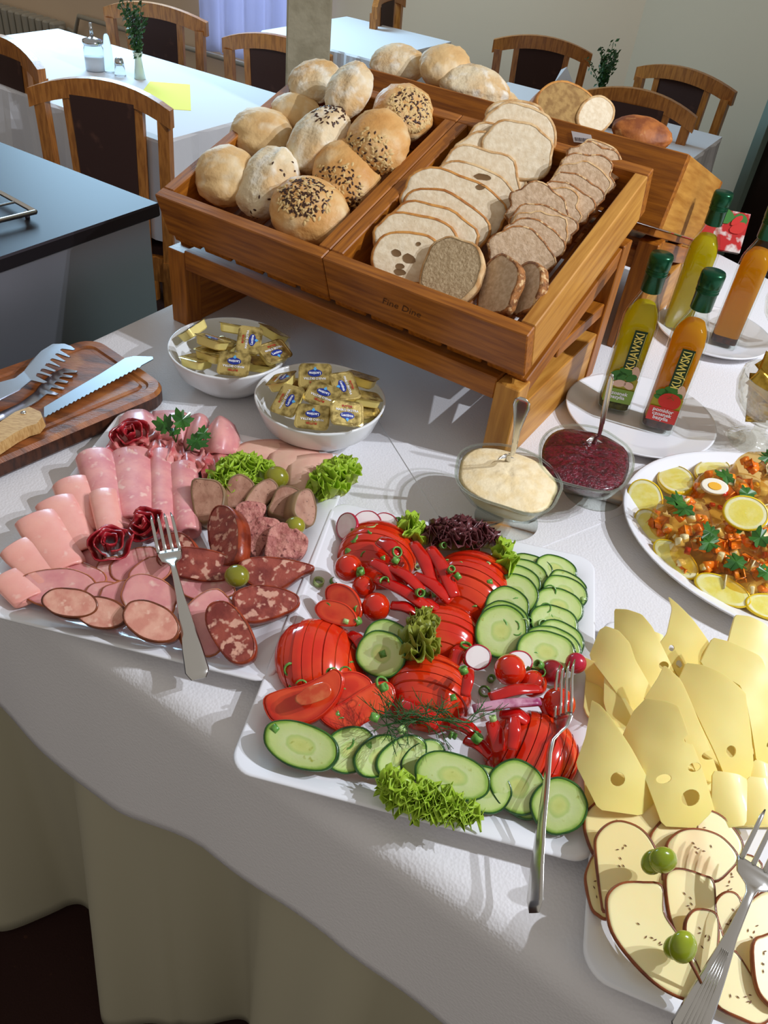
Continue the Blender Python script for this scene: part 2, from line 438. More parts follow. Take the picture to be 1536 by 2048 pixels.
# plastered pillar
u_p, _ = onw(607, 150, 1.4)
_pc = T(u_p, 1.42); _pv = Vector((_pc.x, _pc.y, 0)).normalized()
struct(board('trim_2', _pc+_pv*.06+Z*(FLOOR+1.28), Z, Vector((_pv.y, -_pv.x, 0)), -_pv, 2.56, .138, .13, plaster, bev=.006))
# curtained window on the back wall
uw0, z0 = onw(413, 95, WB-.03); uw1, _ = onw(572, 95, WB-.03)
glow = emit('daylit_sheer_curtain', (206, 216, 244), 1.9)
vs = []; fs = []; n = 60
for i in range(n+1):
    a = i/n; off = .03+.022*math.sin(a*33)+.008*math.sin(a*81)
    for zz in (z0, 1.6): vs.append(T(uw0+(uw1-uw0+.3)*a, WB-.05-off, zz))
fs = [(2*i, 2*i+2, 2*i+3, 2*i+1) for i in range(n)]
cur = recenter(obj('sheer_curtain', mk(vs, fs), mat('sheer_white_curtain', (222, 226, 240), rough=.9, tl=.7)))
mod = cur.modifiers.new('s', 'SOLIDIFY'); mod.thickness = .002
tag(cur, 'white sheer curtain hanging in front of the window on the back wall', 'curtain')
struct(board('window_1', T((uw0+uw1)/2+.15, WB-.012, (z0+1.62)/2), U, Z, -W, uw1-uw0+.26, 1.6-z0, .02, glow))
# radiator with pipe on the back wall
rz1 = onw(120, 45, WB-.1)
u_r = rz1[0]; ztop = rz1[1]
rad_m = mat('old_cream_radiator_enamel', (176, 172, 158), rough=.5)
t = thing('radiator', 'old cream ribbed radiator on the wall behind the long left table', 'radiator', T(u_r-.5, WB-.12, ztop-.55))
for k in range(14):
    board('rib', T(u_r-.03-.075*k, WB-.1, ztop-.28), Z, U, W, .56, .055, .12, rad_m, t, bev=.012)
obj('header_pipe', tube([T(u_r-1.05, WB-.1, ztop-.04), T(u_r+.03, WB-.1, ztop-.04)], .02), rad_m, t)
pp = onw(250, 62, WB-.06)
t = thing('heating_pipe', 'cream heating pipe running along the wall from the radiator', 'pipe', T(u_r+.6, WB-.06, pp[1]-.02))
obj('pipe', tube([T(u_r+.03, WB-.06, ztop-.04), T(u_r+.1, WB-.06, ztop-.05), T(u_r+.16, WB-.06, pp[1]+.01), T(uw1+.2, WB-.06, pp[1])], .016), rad_m, t)

# ================================================================ dining tables with cloths
def table(u0, u1, w0, w1, label_t, label_c, drop=.3):
    t = thing('dining_table', label_t, 'table', T((u0+u1)/2, (w0+w1)/2, FLOOR))
    board('tabletop', T((u0+u1)/2, (w0+w1)/2, DZ-.018), U, W, Z, u1-u0-.01, w1-w0-.01, .025, chair_wood, t)
    for a in (u0+.06, u1-.06):
        for b in (w0+.06, w1-.06): board('leg', T(a, b, (FLOOR+DZ-.03)/2), Z, U, W, DZ-.03-FLOOR, .05, .05, chair_wood, t)
    vs = []; fs = []
    per = []; n = 36
    for k in range(n): per.append((u0+(u1-u0)*k/n, w0, 0, -1))
    for k in range(n//2): per.append((u1, w0+(w1-w0)*k/(n/2), 1, 0))
    for k in range(n): per.append((u1-(u1-u0)*k/n, w1, 0, 1))
    for k in range(n//2): per.append((u0, w1-(w1-w0)*k/(n/2), -1, 0))
    m = len(per)
    for j, (dz, out) in enumerate(((0, 0), (-.006, .005), (-.06, .008), (-drop*.6, .018), (-drop, .03))):
        for k, (a, b, nu, nw) in enumerate(per):
            wv = out*(1+.8*math.sin(k*.9)+.4*math.sin(k*2.3)); vs.append(T(a+nu*wv, b+nw*wv, DZ+dz))
    fs.append(tuple(range(m)))
    for j in range(4):
        for k in range(m): k2 = (k+1) % m; fs.append((j*m+k, (j+1)*m+k, (j+1)*m+k2, j*m+k2))
    me = mk(vs, fs, False); o = recenter(obj('tablecloth', me, dining_cloth)); md = o.modifiers.new('s', 'SOLIDIFY'); md.thickness = .002; md.offset = 1
    tag(o, label_c, 'tablecloth')
table(-2.19, u_p-.13, .895, 1.585, 'long dining table under a white cloth on the left', 'white cloth on the long left table with the vase and yellow napkin')
table(-1.75, -1.14, 2.34, 3.0, 'dining table at the back behind the plaster pillar', 'white cloth on the back table right of the plaster pillar')
table(-.60, .30, 2.02, 2.54, 'dining table at the back right behind the bread boxes', 'white cloth on the back right table with a green plant')

# ================================================================ chairs
def chair_meshes():
    prev = {}
    H = .93; hw = .19
    def arc(x): return H-.035*(x/hw)**2
    rail = []
    xs = [-.215+.43*k/12 for k in range(13)]
    vs = []; fs = []
    for x in xs:
        y = .03*(1-(x/.215)**2); zc = arc(x)
        for dy, dz in ((-.014, -.028), (.014, -.028), (.016, .022), (-.012, .022)): vs.append((x, y+dy-.0, zc+dz))
    for i in range(12):
        for k in range(4): k2 = (k+1) % 4; fs.append((i*4+k, i*4+k2, (i+1)*4+k2, (i+1)*4+k))
    fs += [(3, 2, 1, 0), (48, 49, 50, 51)]
    prev['top_rail'] = mk(vs, fs, False)
    def post(x0, x1, z0, z1, y0, y1, a, b):
        return prism([Vector((x0-a, y0-b, z0)), Vector((x0+a, y0-b, z0)), Vector((x0+a, y0+b, z0)), Vector((x0-a, y0+b, z0))],
                     [Vector((x1-a, y1-b, z1)), Vector((x1+a, y1-b, z1)), Vector((x1+a, y1+b, z1)), Vector((x1-a, y1+b, z1))])
    prev['rear_leg'] = [joinm([post(s*.175, s*.178, 0, .45, -.03, .0, .017, .02), post(s*.178, s*.188, .45, arc(.188)-.02, .0, .012, .017, .016)], False) for s in (-1, 1)]
    prev['slat'] = [post(s*.098, s*.11, .46, arc(.11)-.02, .006, .022, .012, .01) for s in (-1, 1)]
    prev['back_pad'] = prism([Vector((-.085, -.004, .5)), Vector((.085, -.004, .5)), Vector((.085, .016, .5)), Vector((-.085, .016, .5))],
                             [Vector((-.098, .01, .902)), Vector((.098, .01, .902)), Vector((.098, .03, .902)), Vector((-.098, .03, .902))])
    bm = bmesh.new(); bmesh.ops.create_cube(bm, size=1)
    for v in bm.verts: v.co = Vector((v.co.x*(.42 if v.co.y > 0 else .38), v.co.y*.42+.21, v.co.z*.06+.45))
    bmesh.ops.bevel(bm, geom=bm.edges[:], offset=.02, segments=2, affect='EDGES'); prev['seat'] = bmk(bm, True)
    prev['front_leg'] = [post(s*.17, s*.18, 0, .42, .39, .385, .017, .017) for s in (-1, 1)]
    prev['seat_frame'] = joinm([post(0, 0, .38, .43, .39, .39, .17, .012), post(0, 0, .38, .46, .0, .0, .175, .012), post(-.178, -.178, .38, .43, .2, .2, .011, .19), post(.178, .178, .38, .43, .2, .2, .011, .19)], False)
    return prev
CM = chair_meshes()
def chair(c, az, label):
    """c: world point under the back; az: azimuth the seat faces"""
    t = thing('dining_chair', label, 'chair', (c.x, c.y, FLOOR), 'wooden dining chairs', math.radians(az-90))
    obj('top_rail', CM['top_rail'], chair_wood, t, False)
    for s in (0, 1):
        obj('rear_leg', CM['rear_leg'][s], chair_wood, t, False); obj('slat', CM['slat'][s], chair_light if az > 200 else chair_wood, t, False)
        obj('front_leg', CM['front_leg'][s], chair_wood, t, False)
    obj('back_pad', CM['back_pad'], chair_cloth, t, False); obj('seat', CM['seat'], chair_cloth, t, False); obj('seat_frame', CM['seat_frame'], chair_wood, t, False)
    return t
def cpx(x0, y0, x1, y1, z=.015):
    a, b = P(x0, y0, z), P(x1, y1, z); return (a+b)/2
chair(cpx(60, 152, 335, 200), 84, 'dining chair with dark back pad in front of the vase table, nearest whole chair')
chair(cpx(-110, 55, 103, 122), 58, 'dining chair cut by the left edge of the photo, left of the nearest chair')
chair(cpx(205, 0, 392, 22, .02)+W*.03, -96, 'dining chair behind the plant vase at the far side of the left table')
chair(cpx(435, 62, 640, 90, .02)+W*.05, -100, 'dining chair half hidden behind the plaster pillar')
chair(cpx(700, -40, 800, 0, .02)+U*.1, 165, 'dining chair seen from its side right of the pillar, at the top edge')
chair(cpx(1008, 62, 1165, 92, .02)+W*.02, -96, 'dining chair against the grey wall, behind the back right table')
chair(cpx(1318, 122, 1435, 162, .02)+W*.02, -125, 'dining chair at the right end of the back right table, turned with pale slats')
chair(cpx(1180, 190, 1352, 236, -.01)+W*.05, 70, 'dining chair just behind the bread boxes, its back to the boxes')

# ================================================================ buffet table and cloths
EU, EW = -.03, -.54
t = thing('buffet_table', 'buffet table hidden under white cloths', 'table', T(1.2, .2, FLOOR))
board('tabletop', T(1.12, .2, -.02), U, W, Z, 2.28, 1.44, .025, chair_wood, t)
for a in (.05, 2.15):
    for b in (-.45, .85): board('leg', T(a, b, (FLOOR-.03)/2), Z, U, W, -FLOOR-.03, .06, .06, chair_wood, t)
def drape(name, u0, u1, w1, hem, m, r, flare, amp, zoff, n_u=150, dropn=16, left=.0, back=None):
    """grid: rows from the back of the table to the hem in front, columns along u"""
    vs = []; fs = []
    def prof(d, u):
        h = hem(u)
        L = r*math.pi/2; tot = L+h-r
        s = d*tot
        if s < L: a = s/r; return EW-r*math.sin(a)*1.0, -(r-r*math.cos(a))
        q = s-L; wv = q/(h-r)
        return EW-r-flare*q-amp(u, wv), -r-q
    cols = [u0+(u1-u0)*i/n_u for i in range(n_u+1)]
    top = [w1, w1*.5, 0, -.2, -.4, -.5]
    ds = [k/6*.12 for k in range(0, 7)]+[.12+.88*k/dropn for k in range(1, dropn+1)]
    for u in cols:
        for w_ in top: vs.append(T(u, w_, zoff))
        for d in ds: a, z_ = prof(d, u); vs.append(T(u, a, z_+zoff))
    m_ = len(top)+len(ds)
    for i in range(n_u):
        for j in range(m_-1): fs.append((i*m_+j, i*m_+j+1, (i+1)*m_+j+1, (i+1)*m_+j))
    # left end drop
    s0 = len(vs); ld = [(.006, -.004), (.01, -.02), (.012, -.1), (.014, -left)] if left else []
    if left:
        for (a, b) in ld:
            for j in range(m_): q = vs[j]; vs.append(q-U*a+Z*max(b, FLOOR-q.z+.03))
        prev = list(range(m_))
        for k in range(len(ld)):
            cur_ = [s0+k*m_+j for j in range(m_)]
            for j in range(m_-1): fs.append((prev[j], cur_[j], cur_[j+1], prev[j+1]))
            prev = cur_
    o = recenter(obj(name, mk(vs, fs), m)); md = o.modifiers.new('s', 'SOLIDIFY'); md.thickness = .0015; md.offset = -1
    return o
_hp = [onw(x, y, -.588) for x, y in ((0, 1412), (72, 1476), (172, 1562), (245, 1615), (400, 1698), (525, 1786), (650, 1868), (768, 1962), (870, 2046))]
def hem_top(u): return float(np.interp(u, [q[0] for q in _hp], [-q[1] for q in _hp]))
def amp_top(u, v): return v*(.0025*math.sin(u*17+1)+.0015*math.sin(u*41))
def hem_low(u): return -FLOOR-.03+.012*math.sin(u*13)
def amp_low(u, v):
    s = math.sin(u*21-1.6+.35*math.sin(u*5)); s = math.copysign(abs(s)**.8, s)
    return v**.8*(.058*s+.016*math.sin(u*47+1))+.01*v
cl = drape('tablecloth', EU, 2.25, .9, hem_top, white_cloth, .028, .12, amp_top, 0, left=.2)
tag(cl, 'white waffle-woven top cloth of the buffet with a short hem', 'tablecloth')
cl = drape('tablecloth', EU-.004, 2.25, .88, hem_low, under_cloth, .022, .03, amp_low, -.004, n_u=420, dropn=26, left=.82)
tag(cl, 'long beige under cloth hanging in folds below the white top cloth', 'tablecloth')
# second top cloth, overlapping at the seam
sa, sb = P(1075, 1098), P(1222, 1038); sd = (sb-sa).normalized(); sn = Vector((-sd.y, sd.x, 0))
e0, e1 = sa-sd*.1, sb+sd*.9
o = recenter(obj('tablecloth', prism([e0, e1, e1+sn*1.0, e0+sn*.5+sd*.1], [v+Z*.0012 for v in (e0, e1, e1+sn*1.0, e0+sn*.5+sd*.1)]), white_cloth))
tag(o, 'second white cloth lapping over the buffet behind the salad platter', 'tablecloth')

# ================================================================ steel counter and wire rack
ZC = .12
cu, cw = -.144, .137
t = thing('steel_counter', 'stainless steel serving counter left of the buffet', 'counter', T(-.7, -.5, FLOOR))
board('worktop', T(cu-.65, cw-.85, ZC-.012), W, U, Z, 1.7, 1.3, .024, mat('dull_steel_worktop', (54, 50, 54), rough=.5, metal=1), t, bev=.003)
board('side_panel', T(cu-.02, cw-.85, (FLOOR+ZC-.024)/2), W, Z, U, 1.66, ZC-.024-FLOOR, .02, steel_dull, t, bev=.002)
board('rear_panel', T(cu-.65, cw-.02, (FLOOR+ZC-.024)/2), U, Z, W, 1.26, ZC-.024-FLOOR, .02, steel_dull, t, bev=.002)
ra, rb_, rc = P(0, 385, ZC+.012), P(71, 424, ZC+.012), P(0, 441, ZC+.012)
v1 = (ra-rb_).normalized(); v2 = (rc-rb_).normalized()
t = thing('wire_rack', 'chrome wire cooling rack on the steel counter', 'rack', rb_-Z*.012)
Lr, Wr = .45, .3
obj('frame', joinm([tube([rb_, rb_+v1*Lr], .004), tube([rb_, rb_+v2*Wr], .004), tube([rb_+v1*Lr, rb_+v1*Lr+v2*Wr], .004), tube([rb_+v2*Wr, rb_+v1*Lr+v2*Wr], .004)]), steel_b, t)
for k in range(1, 8): obj('wire', tube([rb_+v1*.055*k, rb_+v1*.055*k+v2*Wr], .002, 6), steel_b, t)
for a, b in ((.01, .01), (Lr-.01, .01)): obj('foot', tube([rb_+v1*a+v2*b, rb_+v1*a+v2*b-Z*.0115], .004, 6), steel_b, t)

# ================================================================ bread stands and boxes
TH = math.radians(18.94)
def bread_unit(front, label_s, label_b, group):
    W_, D, h = .628, .379, .086 if front else .125
    if front:
        FL = T(.009, -.018, .215); ww = W; u0 = U; s = 1
        du = W*math.cos(TH)+Z*math.sin(TH)
    else:
        FL = T(.0255+.628, .455+.379*math.cos(TH), .338-.379*math.sin(TH)); u0 = -U
        du = -W*math.cos(TH)+Z*math.sin(TH)
    wf = W if front else -W
    dn = wf*math.sin(TH)-Z*math.cos(TH); up = -dn
    # stand
    sp = FL+dn*h
    base = Vector((FL.x, FL.y, 0)) + wf*.018 - u0*.0
    t = thing('bread_stand', label_s, 'stand', Vector((base.x, base.y, 0))+u0*.31+wf*.17)
    zt = sp.z-.006
    fw0 = base
    for sside in (0, 1):
        ub = fw0+u0*(.0+sside*(W_-.035))+u0*.0175
        board('front_leg', ub+wf*.0175+Z*(zt/2), Z, u0, wf, zt, .035, .035, wood_lit if sside == (1 if front else 0) else wood, t)
        board('bottom_rail', ub+wf*.175+Z*.044, wf, u0, Z, .28, .03, .088, wood_lit if sside == (1 if front else 0) else wood, t)
        zb = zt+.33*math.tan(TH)
        board('rear_leg', ub+wf*.325+Z*(zb/2-.004), Z, u0, wf, zb-.008, .035, .035, wood, t)
        board('top_rail', ub+wf*.175+Z*((zt+zb)/2-.017), du, u0, up, .29/math.cos(TH), .03, .03, wood, t)
        board('middle_rail', ub+wf*.225+Z*.128, wf, u0, Z, .18, .026, .022, wood, t)
    board('front_rail', fw0+u0*(W_/2)+wf*.030+Z*(zt-.0115), u0, wf, Z, W_-.07, .058, .032, wood, t)
    board('rear_rail', fw0+u0*(W_/2)+wf*.325+Z*(zt+.07), u0, wf, Z, W_-.07, .022, .032, wood, t)
    # two boxes
    boxes = []
    for k in (0, 1):
        A = FL+u0*(W_/2*k+.0006); w2 = W_/2-.0012; th = .020
        t = thing('bread_box', label_b[k], 'bread box', A+u0*(w2/2)+dn*h+du*D/2, group)
        hb = h-.014
        def bd(nm, c, ax, ay, sx, sy, sz, m):   # centre in box axes (u0, du, dn)
            return board(nm, A+u0*c[0]+du*c[1]+dn*c[2], ax, ay, ax.cross(ay), sx, sy, sz, m, t)
        bd('front_board', (w2/2, th/2, hb/2), u0, du, w2, th, hb, wood)
        bd('back_board', (w2/2, D-th/2, hb/2), u0, du, w2, th, hb, wood)
        last = (k == 1) if front else (k == 0)
        bd('side_board', (th/2, D/2, hb/2), du, u0, D-2*th-.0008, th, hb, wood_lit if (not front and k == 0) else wood)
        bd('side_board', (w2-th/2, D/2, hb/2), du, u0, D-2*th-.0008, th, hb, wood_lit if (front and k == 1) else wood)
        ns = 5
        for q in range(ns):
            wsl = w2/ns-.009; bd('slat', (w2/ns*(q+.5), D/2, hb+.007), du, u0, D-.01, wsl, .012, wood)
        boxes.append(t)
    return FL, u0, du, dn, boxes
FLf, _, DUf, DNf, boxes_f = bread_unit(True, 'wooden stand carrying the front bread boxes', ['wooden box filled with bread rolls on the front stand', 'wooden box filled with sliced bread on the front stand'], None)
FLb, _, DUb, DNb, boxes_b = bread_unit(False, 'rear wooden stand behind the front bread boxes', ['rear wooden box, right one, holding the dark round loaf', 'rear wooden box, left one, holding pale rolls'], None)
BOXN = -DNf                                    # box "up"
def BX(a, b, c): return FLf+U*a+DUf*b+DNf*c    # c is depth below the rim
engr = mat('burnt_engraving', (84, 48, 20), rough=.7)
def letter(s, size, c, ax, ay, m, parent, name='lettering', bold=0, shear=0, lift=.0006, sx=1.0):
    o = obj(name, text_mesh(s, size, bold, shear, sx), m, parent)
    az = ax.cross(ay).normalized(); return place(o, c+az*lift, ax, ay, az)
nf = -DUf
o = letter('Fine Dine', .016, BX(.44, 0, .034), U, BOXN, engr, boxes_f[1], shear=.3)
# price tag with bar code on the rear box wall
tt = mat('white_paper', (232, 232, 236), rough=.5); ink = mat('dark_ink', (46, 46, 70), rough=.6)
pc = P(1163, 273, .31)
# ================================================================ cutting board, knife, tongs
bw = mat('worn_board_wood', (150, 84, 36), c2=(92, 48, 20), rough=.45, scale=6, stretch=(3, 14, 3), lo=.4, hi=.7, detail=8, c3=(186, 120, 58), s3=22, lo3=.55, hi3=.8, bump=.25, bscale=40)
bdark = mat('dark_board_edge', (74, 40, 24), c2=(50, 26, 16), rough=.35, scale=14, stretch=(2, 14, 3))
c1, c2 = P(182, 672, .03), P(348, 772, .03); ax_ = (c2-c1).normalized(); ay_ = Vector((ax_.y, -ax_.x, 0))
far = P(0, 943, .03); far = far-ax_*((far-c2).dot(ax_))*0
ay_ = (P(0, 950, .03)-P(345, 800, .03)).normalized()
wdt = (c2-c1).length; Lb = .44
def rr(a, b, r, n=6):
    o = []
    for cx, cy, a0 in ((a-r, b-r, 0), (-a+r, b-r, 90), (-a+r, -b+r, 180), (a-r, -b+r, 270)):
        for k in range(n+1): t_ = math.radians(a0+90*k/n); o.append((cx+r*math.cos(t_), cy+r*math.sin(t_)))
    return o
t = thing('cutting_board', 'dark worn wooden cutting board with a groove at the left end of the buffet', 'cutting board', (c1+c2)/2+ay_*Lb/2-Z*.03)
ctr = (c1+c2)/2+ay_*Lb/2; cr_ = ax_-ay_*ax_.dot(ay_); cr_.normalize()
def ring_pts(s, z_): return [ctr+cr_*x+ay_*y+Z*(z_-.03) for x, y in rr(wdt/2-s, Lb/2-s, max(.035-s, .008))]
profile = [(.004, .001), (0, .006), (0, .024), (.004, .030), (.018, .030), (.021, .0275), (.027, .0275), (.030, .0302)]
vs = []; n = len(ring_pts(0, 0))
for s, z_ in profile: vs += ring_pts(s, z_)
fs = [tuple(range(n))[::-1]]+[(j*n+k, j*n+(k+1) % n, (j+1)*n+(k+1) % n, (j+1)*n+k) for j in range(len(profile)-1) for k in range(n)]+[tuple(range((len(profile)-1)*n, len(profile)*n))]
vs = [v for v in vs]
me = mk(vs, fs, False); o = obj('board_body', me, [bw, bdark], t)
for p in me.polygons:
    if p.center.z < .022: p.material_index = 1
ZB = .0305
def flat_px(name, pts, z, thick, m, parent=None, zs=None):
    """flat blade-like piece: pixel outline at height z, real thickness below"""
    zs = zs or [z]*len(pts); top = [P(x, y, q) for (x, y), q in zip(pts, zs)]
    return obj(name, prism([v-Z*thick for v in top], top), m, parent)
t = thing('bread_knife', 'serrated bread knife with pale wooden handle on the cutting board', 'knife', P(40, 840, ZB))
up_ = [(88, 814), (140, 783), (200, 748), (250, 716), (268, 712), (305, 713)]
lo_ = [(306, 718)]
a = Vector((283, 731)); b = Vector((88, 834)); K = 46; ser = []
for k in range(K+1):
    q = a+(b-a)*k/K; ser.append((q.x, q.y+(2.2 if k % 2 else -.6)))
flat_px('blade', up_+lo_+ser, ZB+.006, .0015, mat('knife_steel', (168, 174, 184), rough=.28, metal=1), t)
hw_ = mat('pale_knife_handle', (212, 172, 112), c2=(190, 146, 88), rough=.5, scale=40, stretch=(3, 12, 3))
hp = [(-30, 870), (0, 842), (30, 822), (60, 811), (84, 822), (88, 832), (76, 847), (55, 853), (30, 866), (0, 886), (-30, 905)]
top = [P(x, y, ZB+.016) for x, y in hp]; cc_ = sum(top, Vector())/len(top)
obj('handle', prism([v-Z*.0155 for v in top], [cc_+(v-cc_)*.94 for v in top]), hw_, t)
obj('rivet', lathe([(.0035, 0), (.0035, .0012), (.001, .0016)], 14, P(47, 826, ZB+.0155)), steel_b, t)
tm = mat('tong_steel', (186, 190, 200), rough=.24, metal=1)
def claw(name, label_pts, zs, parent):
    top = [P(x, y, q) for (x, y), q in zip(label_pts, zs)]
    return obj(name, prism([v-Z*.0016 for v in top], top), tm, parent)
t = thing('serving_tongs', 'steel claw tongs lying open on the cutting board', 'tongs', P(60, 760, ZB))
zb_ = ZB+.016
upper = [(-30, 768), (0, 764), (30, 756), (48, 742), (62, 722), (82, 702), (105, 688), (128, 687), (142, 692), (150, 698), (146, 700), (124, 697), (120, 700), (141, 713), (137, 714), (114, 706), (110, 709), (131, 722), (127, 723), (104, 716), (100, 720), (121, 733), (117, 733), (94, 725), (90, 731), (112, 741), (108, 743), (84, 736), (80, 742), (104, 750), (99, 752), (74, 745), (72, 752), (95, 764), (88, 766), (62, 760), (40, 778), (0, 798), (-30, 810)]
claw('upper_arm', upper, [zb_+.004*max(0, (x-60)/90) for x, y in upper], t)
low = [(-30, 838), (0, 824), (40, 806), (70, 784), (88, 762), (104, 746), (128, 736), (155, 742), (152, 745), (128, 745), (125, 748), (146, 752), (143, 755), (121, 753), (118, 757), (137, 763), (133, 766), (112, 763), (108, 768), (129, 776), (124, 778), (103, 774), (99, 780), (117, 787), (112, 790), (94, 787), (78, 800), (40, 822), (0, 842), (-30, 858)]
claw('lower_arm', low, [ZB+.0025]*len(low), t)
obj('hinge_spring', tube([P(-30, 790, ZB+.012), P(-45, 812, ZB+.011), P(-30, 845, ZB+.003)], .006), tm, t)

# ================================================================ square platters
def plate_sq(name, corners, lab, rim=.026, h=.02):
    """four world corners (BL, BR, TR, TL); raised rim, flat well"""
    c = sum(corners, Vector())/4; c.z = 0; ex = ((corners[1]-corners[0])+(corners[2]-corners[3]))/2; ey = ((corners[3]-corners[0])+(corners[2]-corners[1]))/2
    a, b = ex.length/2, ey.length/2; ex.normalize(); ey.normalize()
    PLATES.append((c*1, ex*1, ey*1, a, b, rim, h)); PLATES[-1][0].z = 0
    prof = [(.034, .0), (.032, .003), (.012, h-.009), (.0015, h-.004), (0, h-.0012), (.001, h), (.003, h+.0006), (rim*.75, h-.0045), (rim, h-.007), (rim+.008, .0085), (rim+.02, .0072)]
    vs = []; N = None
    for s, z_ in prof:
        q = rr(a-s, b-s, max(.016, .022-s*.2), 7); N = len(q); vs += [c+ex*x+ey*y+Z*(z_+.0012) for x, y in q]
    fs = [tuple(range(N))[::-1]]+[(j*N+k, j*N+(k+1) % N, (j+1)*N+(k+1) % N, (j+1)*N+k) for j in range(len(prof)-1) for k in range(N)]+[tuple(range((len(prof)-1)*N, len(prof)*N))]
    o = recenter(obj(name, mk(vs, fs), porcelain)); tag(o, lab, 'platter'); 
    o.data.polygons[0].use_smooth = False; o.data.polygons[len(o.data.polygons)-1].use_smooth = False
    return o
HP = .021
def cr4(bl, br, tr, tl, z=HP): return [P(*q, z) for q in (bl, br, tr, tl)]
plate_sq('square_platter', cr4((-62, 1215), (533, 1372), (716, 915), (236, 818)), 'white square platter of cold meats, left of the salad platter')
plate_sq('square_platter', cr4((462, 1538), (1182, 1736), (1197, 1116), (660, 1002)), 'white square platter of sliced vegetables in the middle')
CH = cr4((1196, 1960), (1196, 1960), (1196, 1960), (1209, 1212))
# ================================================================ bread
def CV(dx, dy, dz=0): return RM @ Vector((dx, dy, dz))     # camera-aligned direction, used only to lean a roll towards the viewer
def pxm(p): return F/((p-CAM).dot(RM @ Vector((0, 0, 1))))
def oblob(c, A1, A2, A3, seg=44, amp=.05, fr=1.4, seed=0, ridge=0, flatb=.8, crease=0, pinch=0):
    wr = amp > .03
    vs = []; fs = []; rings = seg//2
    for i in range(rings+1):
        ph = math.pi*i/rings
        for k in range(seg):
            th = 2*math.pi*k/seg; d = Vector((math.cos(ph), math.sin(ph)*math.cos(th), math.sin(ph)*math.sin(th)))
            q = 1+amp*mnoise.noise(d*fr+Vector((seed*7.3, seed*1.7, 0)))+amp*.5*mnoise.noise(d*fr*2.7+Vector((seed*3.3, 0, seed)))
            if wr: q += .040*(abs(mnoise.noise(d*3.4+Vector((seed, 2, seed))))*2-.5)+.010*mnoise.noise(d*11+Vector((seed, 0, 0)))
            if ridge: q += ridge*math.exp(-((d.y-.15*math.sin(d.x*3))/.17)**2)*max(d.z, 0)
            if crease: q -= crease*math.exp(-((d.y+.2)/.1)**2)*max(d.z, 0)
            if pinch: q *= 1-pinch*abs(d.x)**3
            z_ = d.z if d.z > 0 else d.z*flatb
            vs.append(c+A1*d.x*q+A2*d.y*q+A3*z_*q)
    for i in range(rings):
        for k in range(seg): k2 = (k+1) % seg; fs.append((i*seg+k, (i+1)*seg+k, (i+1)*seg+k2, i*seg+k2))
    return weld(mk(vs, fs))
roll_m = mat('pale_roll_crust', (232, 198, 142), c2=(214, 166, 104), rough=.62, scale=16, lo=.35, hi=.75, c3=(240, 222, 188), s3=34, lo3=.5, hi3=.75, bump=.9, bscale=26, bdist=.007)
roll_w = mat('floury_roll_crust', (232, 214, 178), c2=(214, 170, 108), rough=.75, scale=18, lo=.42, hi=.7, c3=(242, 234, 216), s3=46, lo3=.5, hi3=.72, bump=1, bscale=30, bdist=.010)
roll_g = mat('golden_roll_crust', (226, 176, 108), c2=(204, 142, 72), rough=.55, scale=20, lo=.35, hi=.75, c3=(232, 204, 156), s3=30, lo3=.5, hi3=.78, bump=.9, bscale=30, bdist=.007)
seed_d = mat('dark_flax_seed', (70, 40, 22), rough=.4); seed_o = mat('pale_oat_flake', (222, 188, 128), rough=.7)
def seeds_on(me, c, dirv, spread, n, ln, wd, m, parent, name):
    """elongated seeds sitting on the mesh's polygons whose normal points near dirv"""
    ps = [p for p in me.polygons if (p.center-c).normalized().dot(dirv) > spread]; parts_v = []; parts_f = []
    if not ps: return
    for _ in range(n):
        p = random.choice(ps); v = [me.vertices[i].co for i in p.vertices]; a, b = rnd(), rnd()
        q = v[0]*(1-a)*(1-b)+v[1]*a*(1-b)+v[2]*a*b+(v[3] if len(v) > 3 else v[0])*(1-a)*b
        nn = p.normal; t = nn.orthogonal().normalized(); t = Quaternion(nn, ru(0, 6.28)) @ t; s = nn.cross(t); o = len(parts_v)
        for (x, y, z_) in ((1, 0, 0), (.4, .8, 0), (-.4, .8, 0), (-1, 0, 0), (-.4, -.8, 0), (.4, -.8, 0), (.2, 0, .7), (-.2, 0, .7)):
            parts_v.append(q+t*x*ln+s*y*wd+nn*(z_*wd+.0003))
        for f in ((0, 1, 6), (1, 2, 7, 6), (2, 3, 7), (3, 4, 7), (4, 5, 6, 7), (5, 0, 6)): parts_f.append(tuple(i+o for i in f))
    s = obj(name, mk(parts_v, parts_f), m, parent); s['kind'] = 'stuff'
def roll(cx, cy, a, b, ang, m, label, c=None, seeds=None, dep=.014, **kw):
    c = c or PP(cx, cy, BX(0, 0, dep), BOXN); s = pxm(c); an = math.radians(ang)
    a *= 1.14; b *= 1.15; A1 = CV(math.cos(an), math.sin(an))*a/s; A2 = CV(-math.sin(an), math.cos(an))*b/s
    tow = (CAM-c).normalized(); A3 = (tow).normalized()*min(a, b)/s*.86
    if A2.z < 0: A2 = -A2
    me = oblob(c, A1, A2, A3, **kw)
    zl = min(v.co.z for v in me.vertices)
    t = thing('bread_roll', label, 'bread roll', Vector((c.x, c.y, zl)), 'bread rolls')
    obj('crust', me, m, t)
    if seeds:
        d, sp, nd, no = seeds
        dv = (A1.normalized()*d[0]+A2.normalized()*d[1]+A3.normalized()*d[2]).normalized()
        if nd: seeds_on(me, c, dv, sp, int(nd*1.3), .0034, .0018, seed_d, t, 'flax_seeds')
        if no: seeds_on(me, c, dv, sp-.12, int(no*1.4), .0042, .0023, seed_o, t, 'oat_flakes')
    return t
roll(632, 163, 50, 39, -10, roll_w, 'pale round roll in the far left corner of the front box', seed=1, dep=-.004)
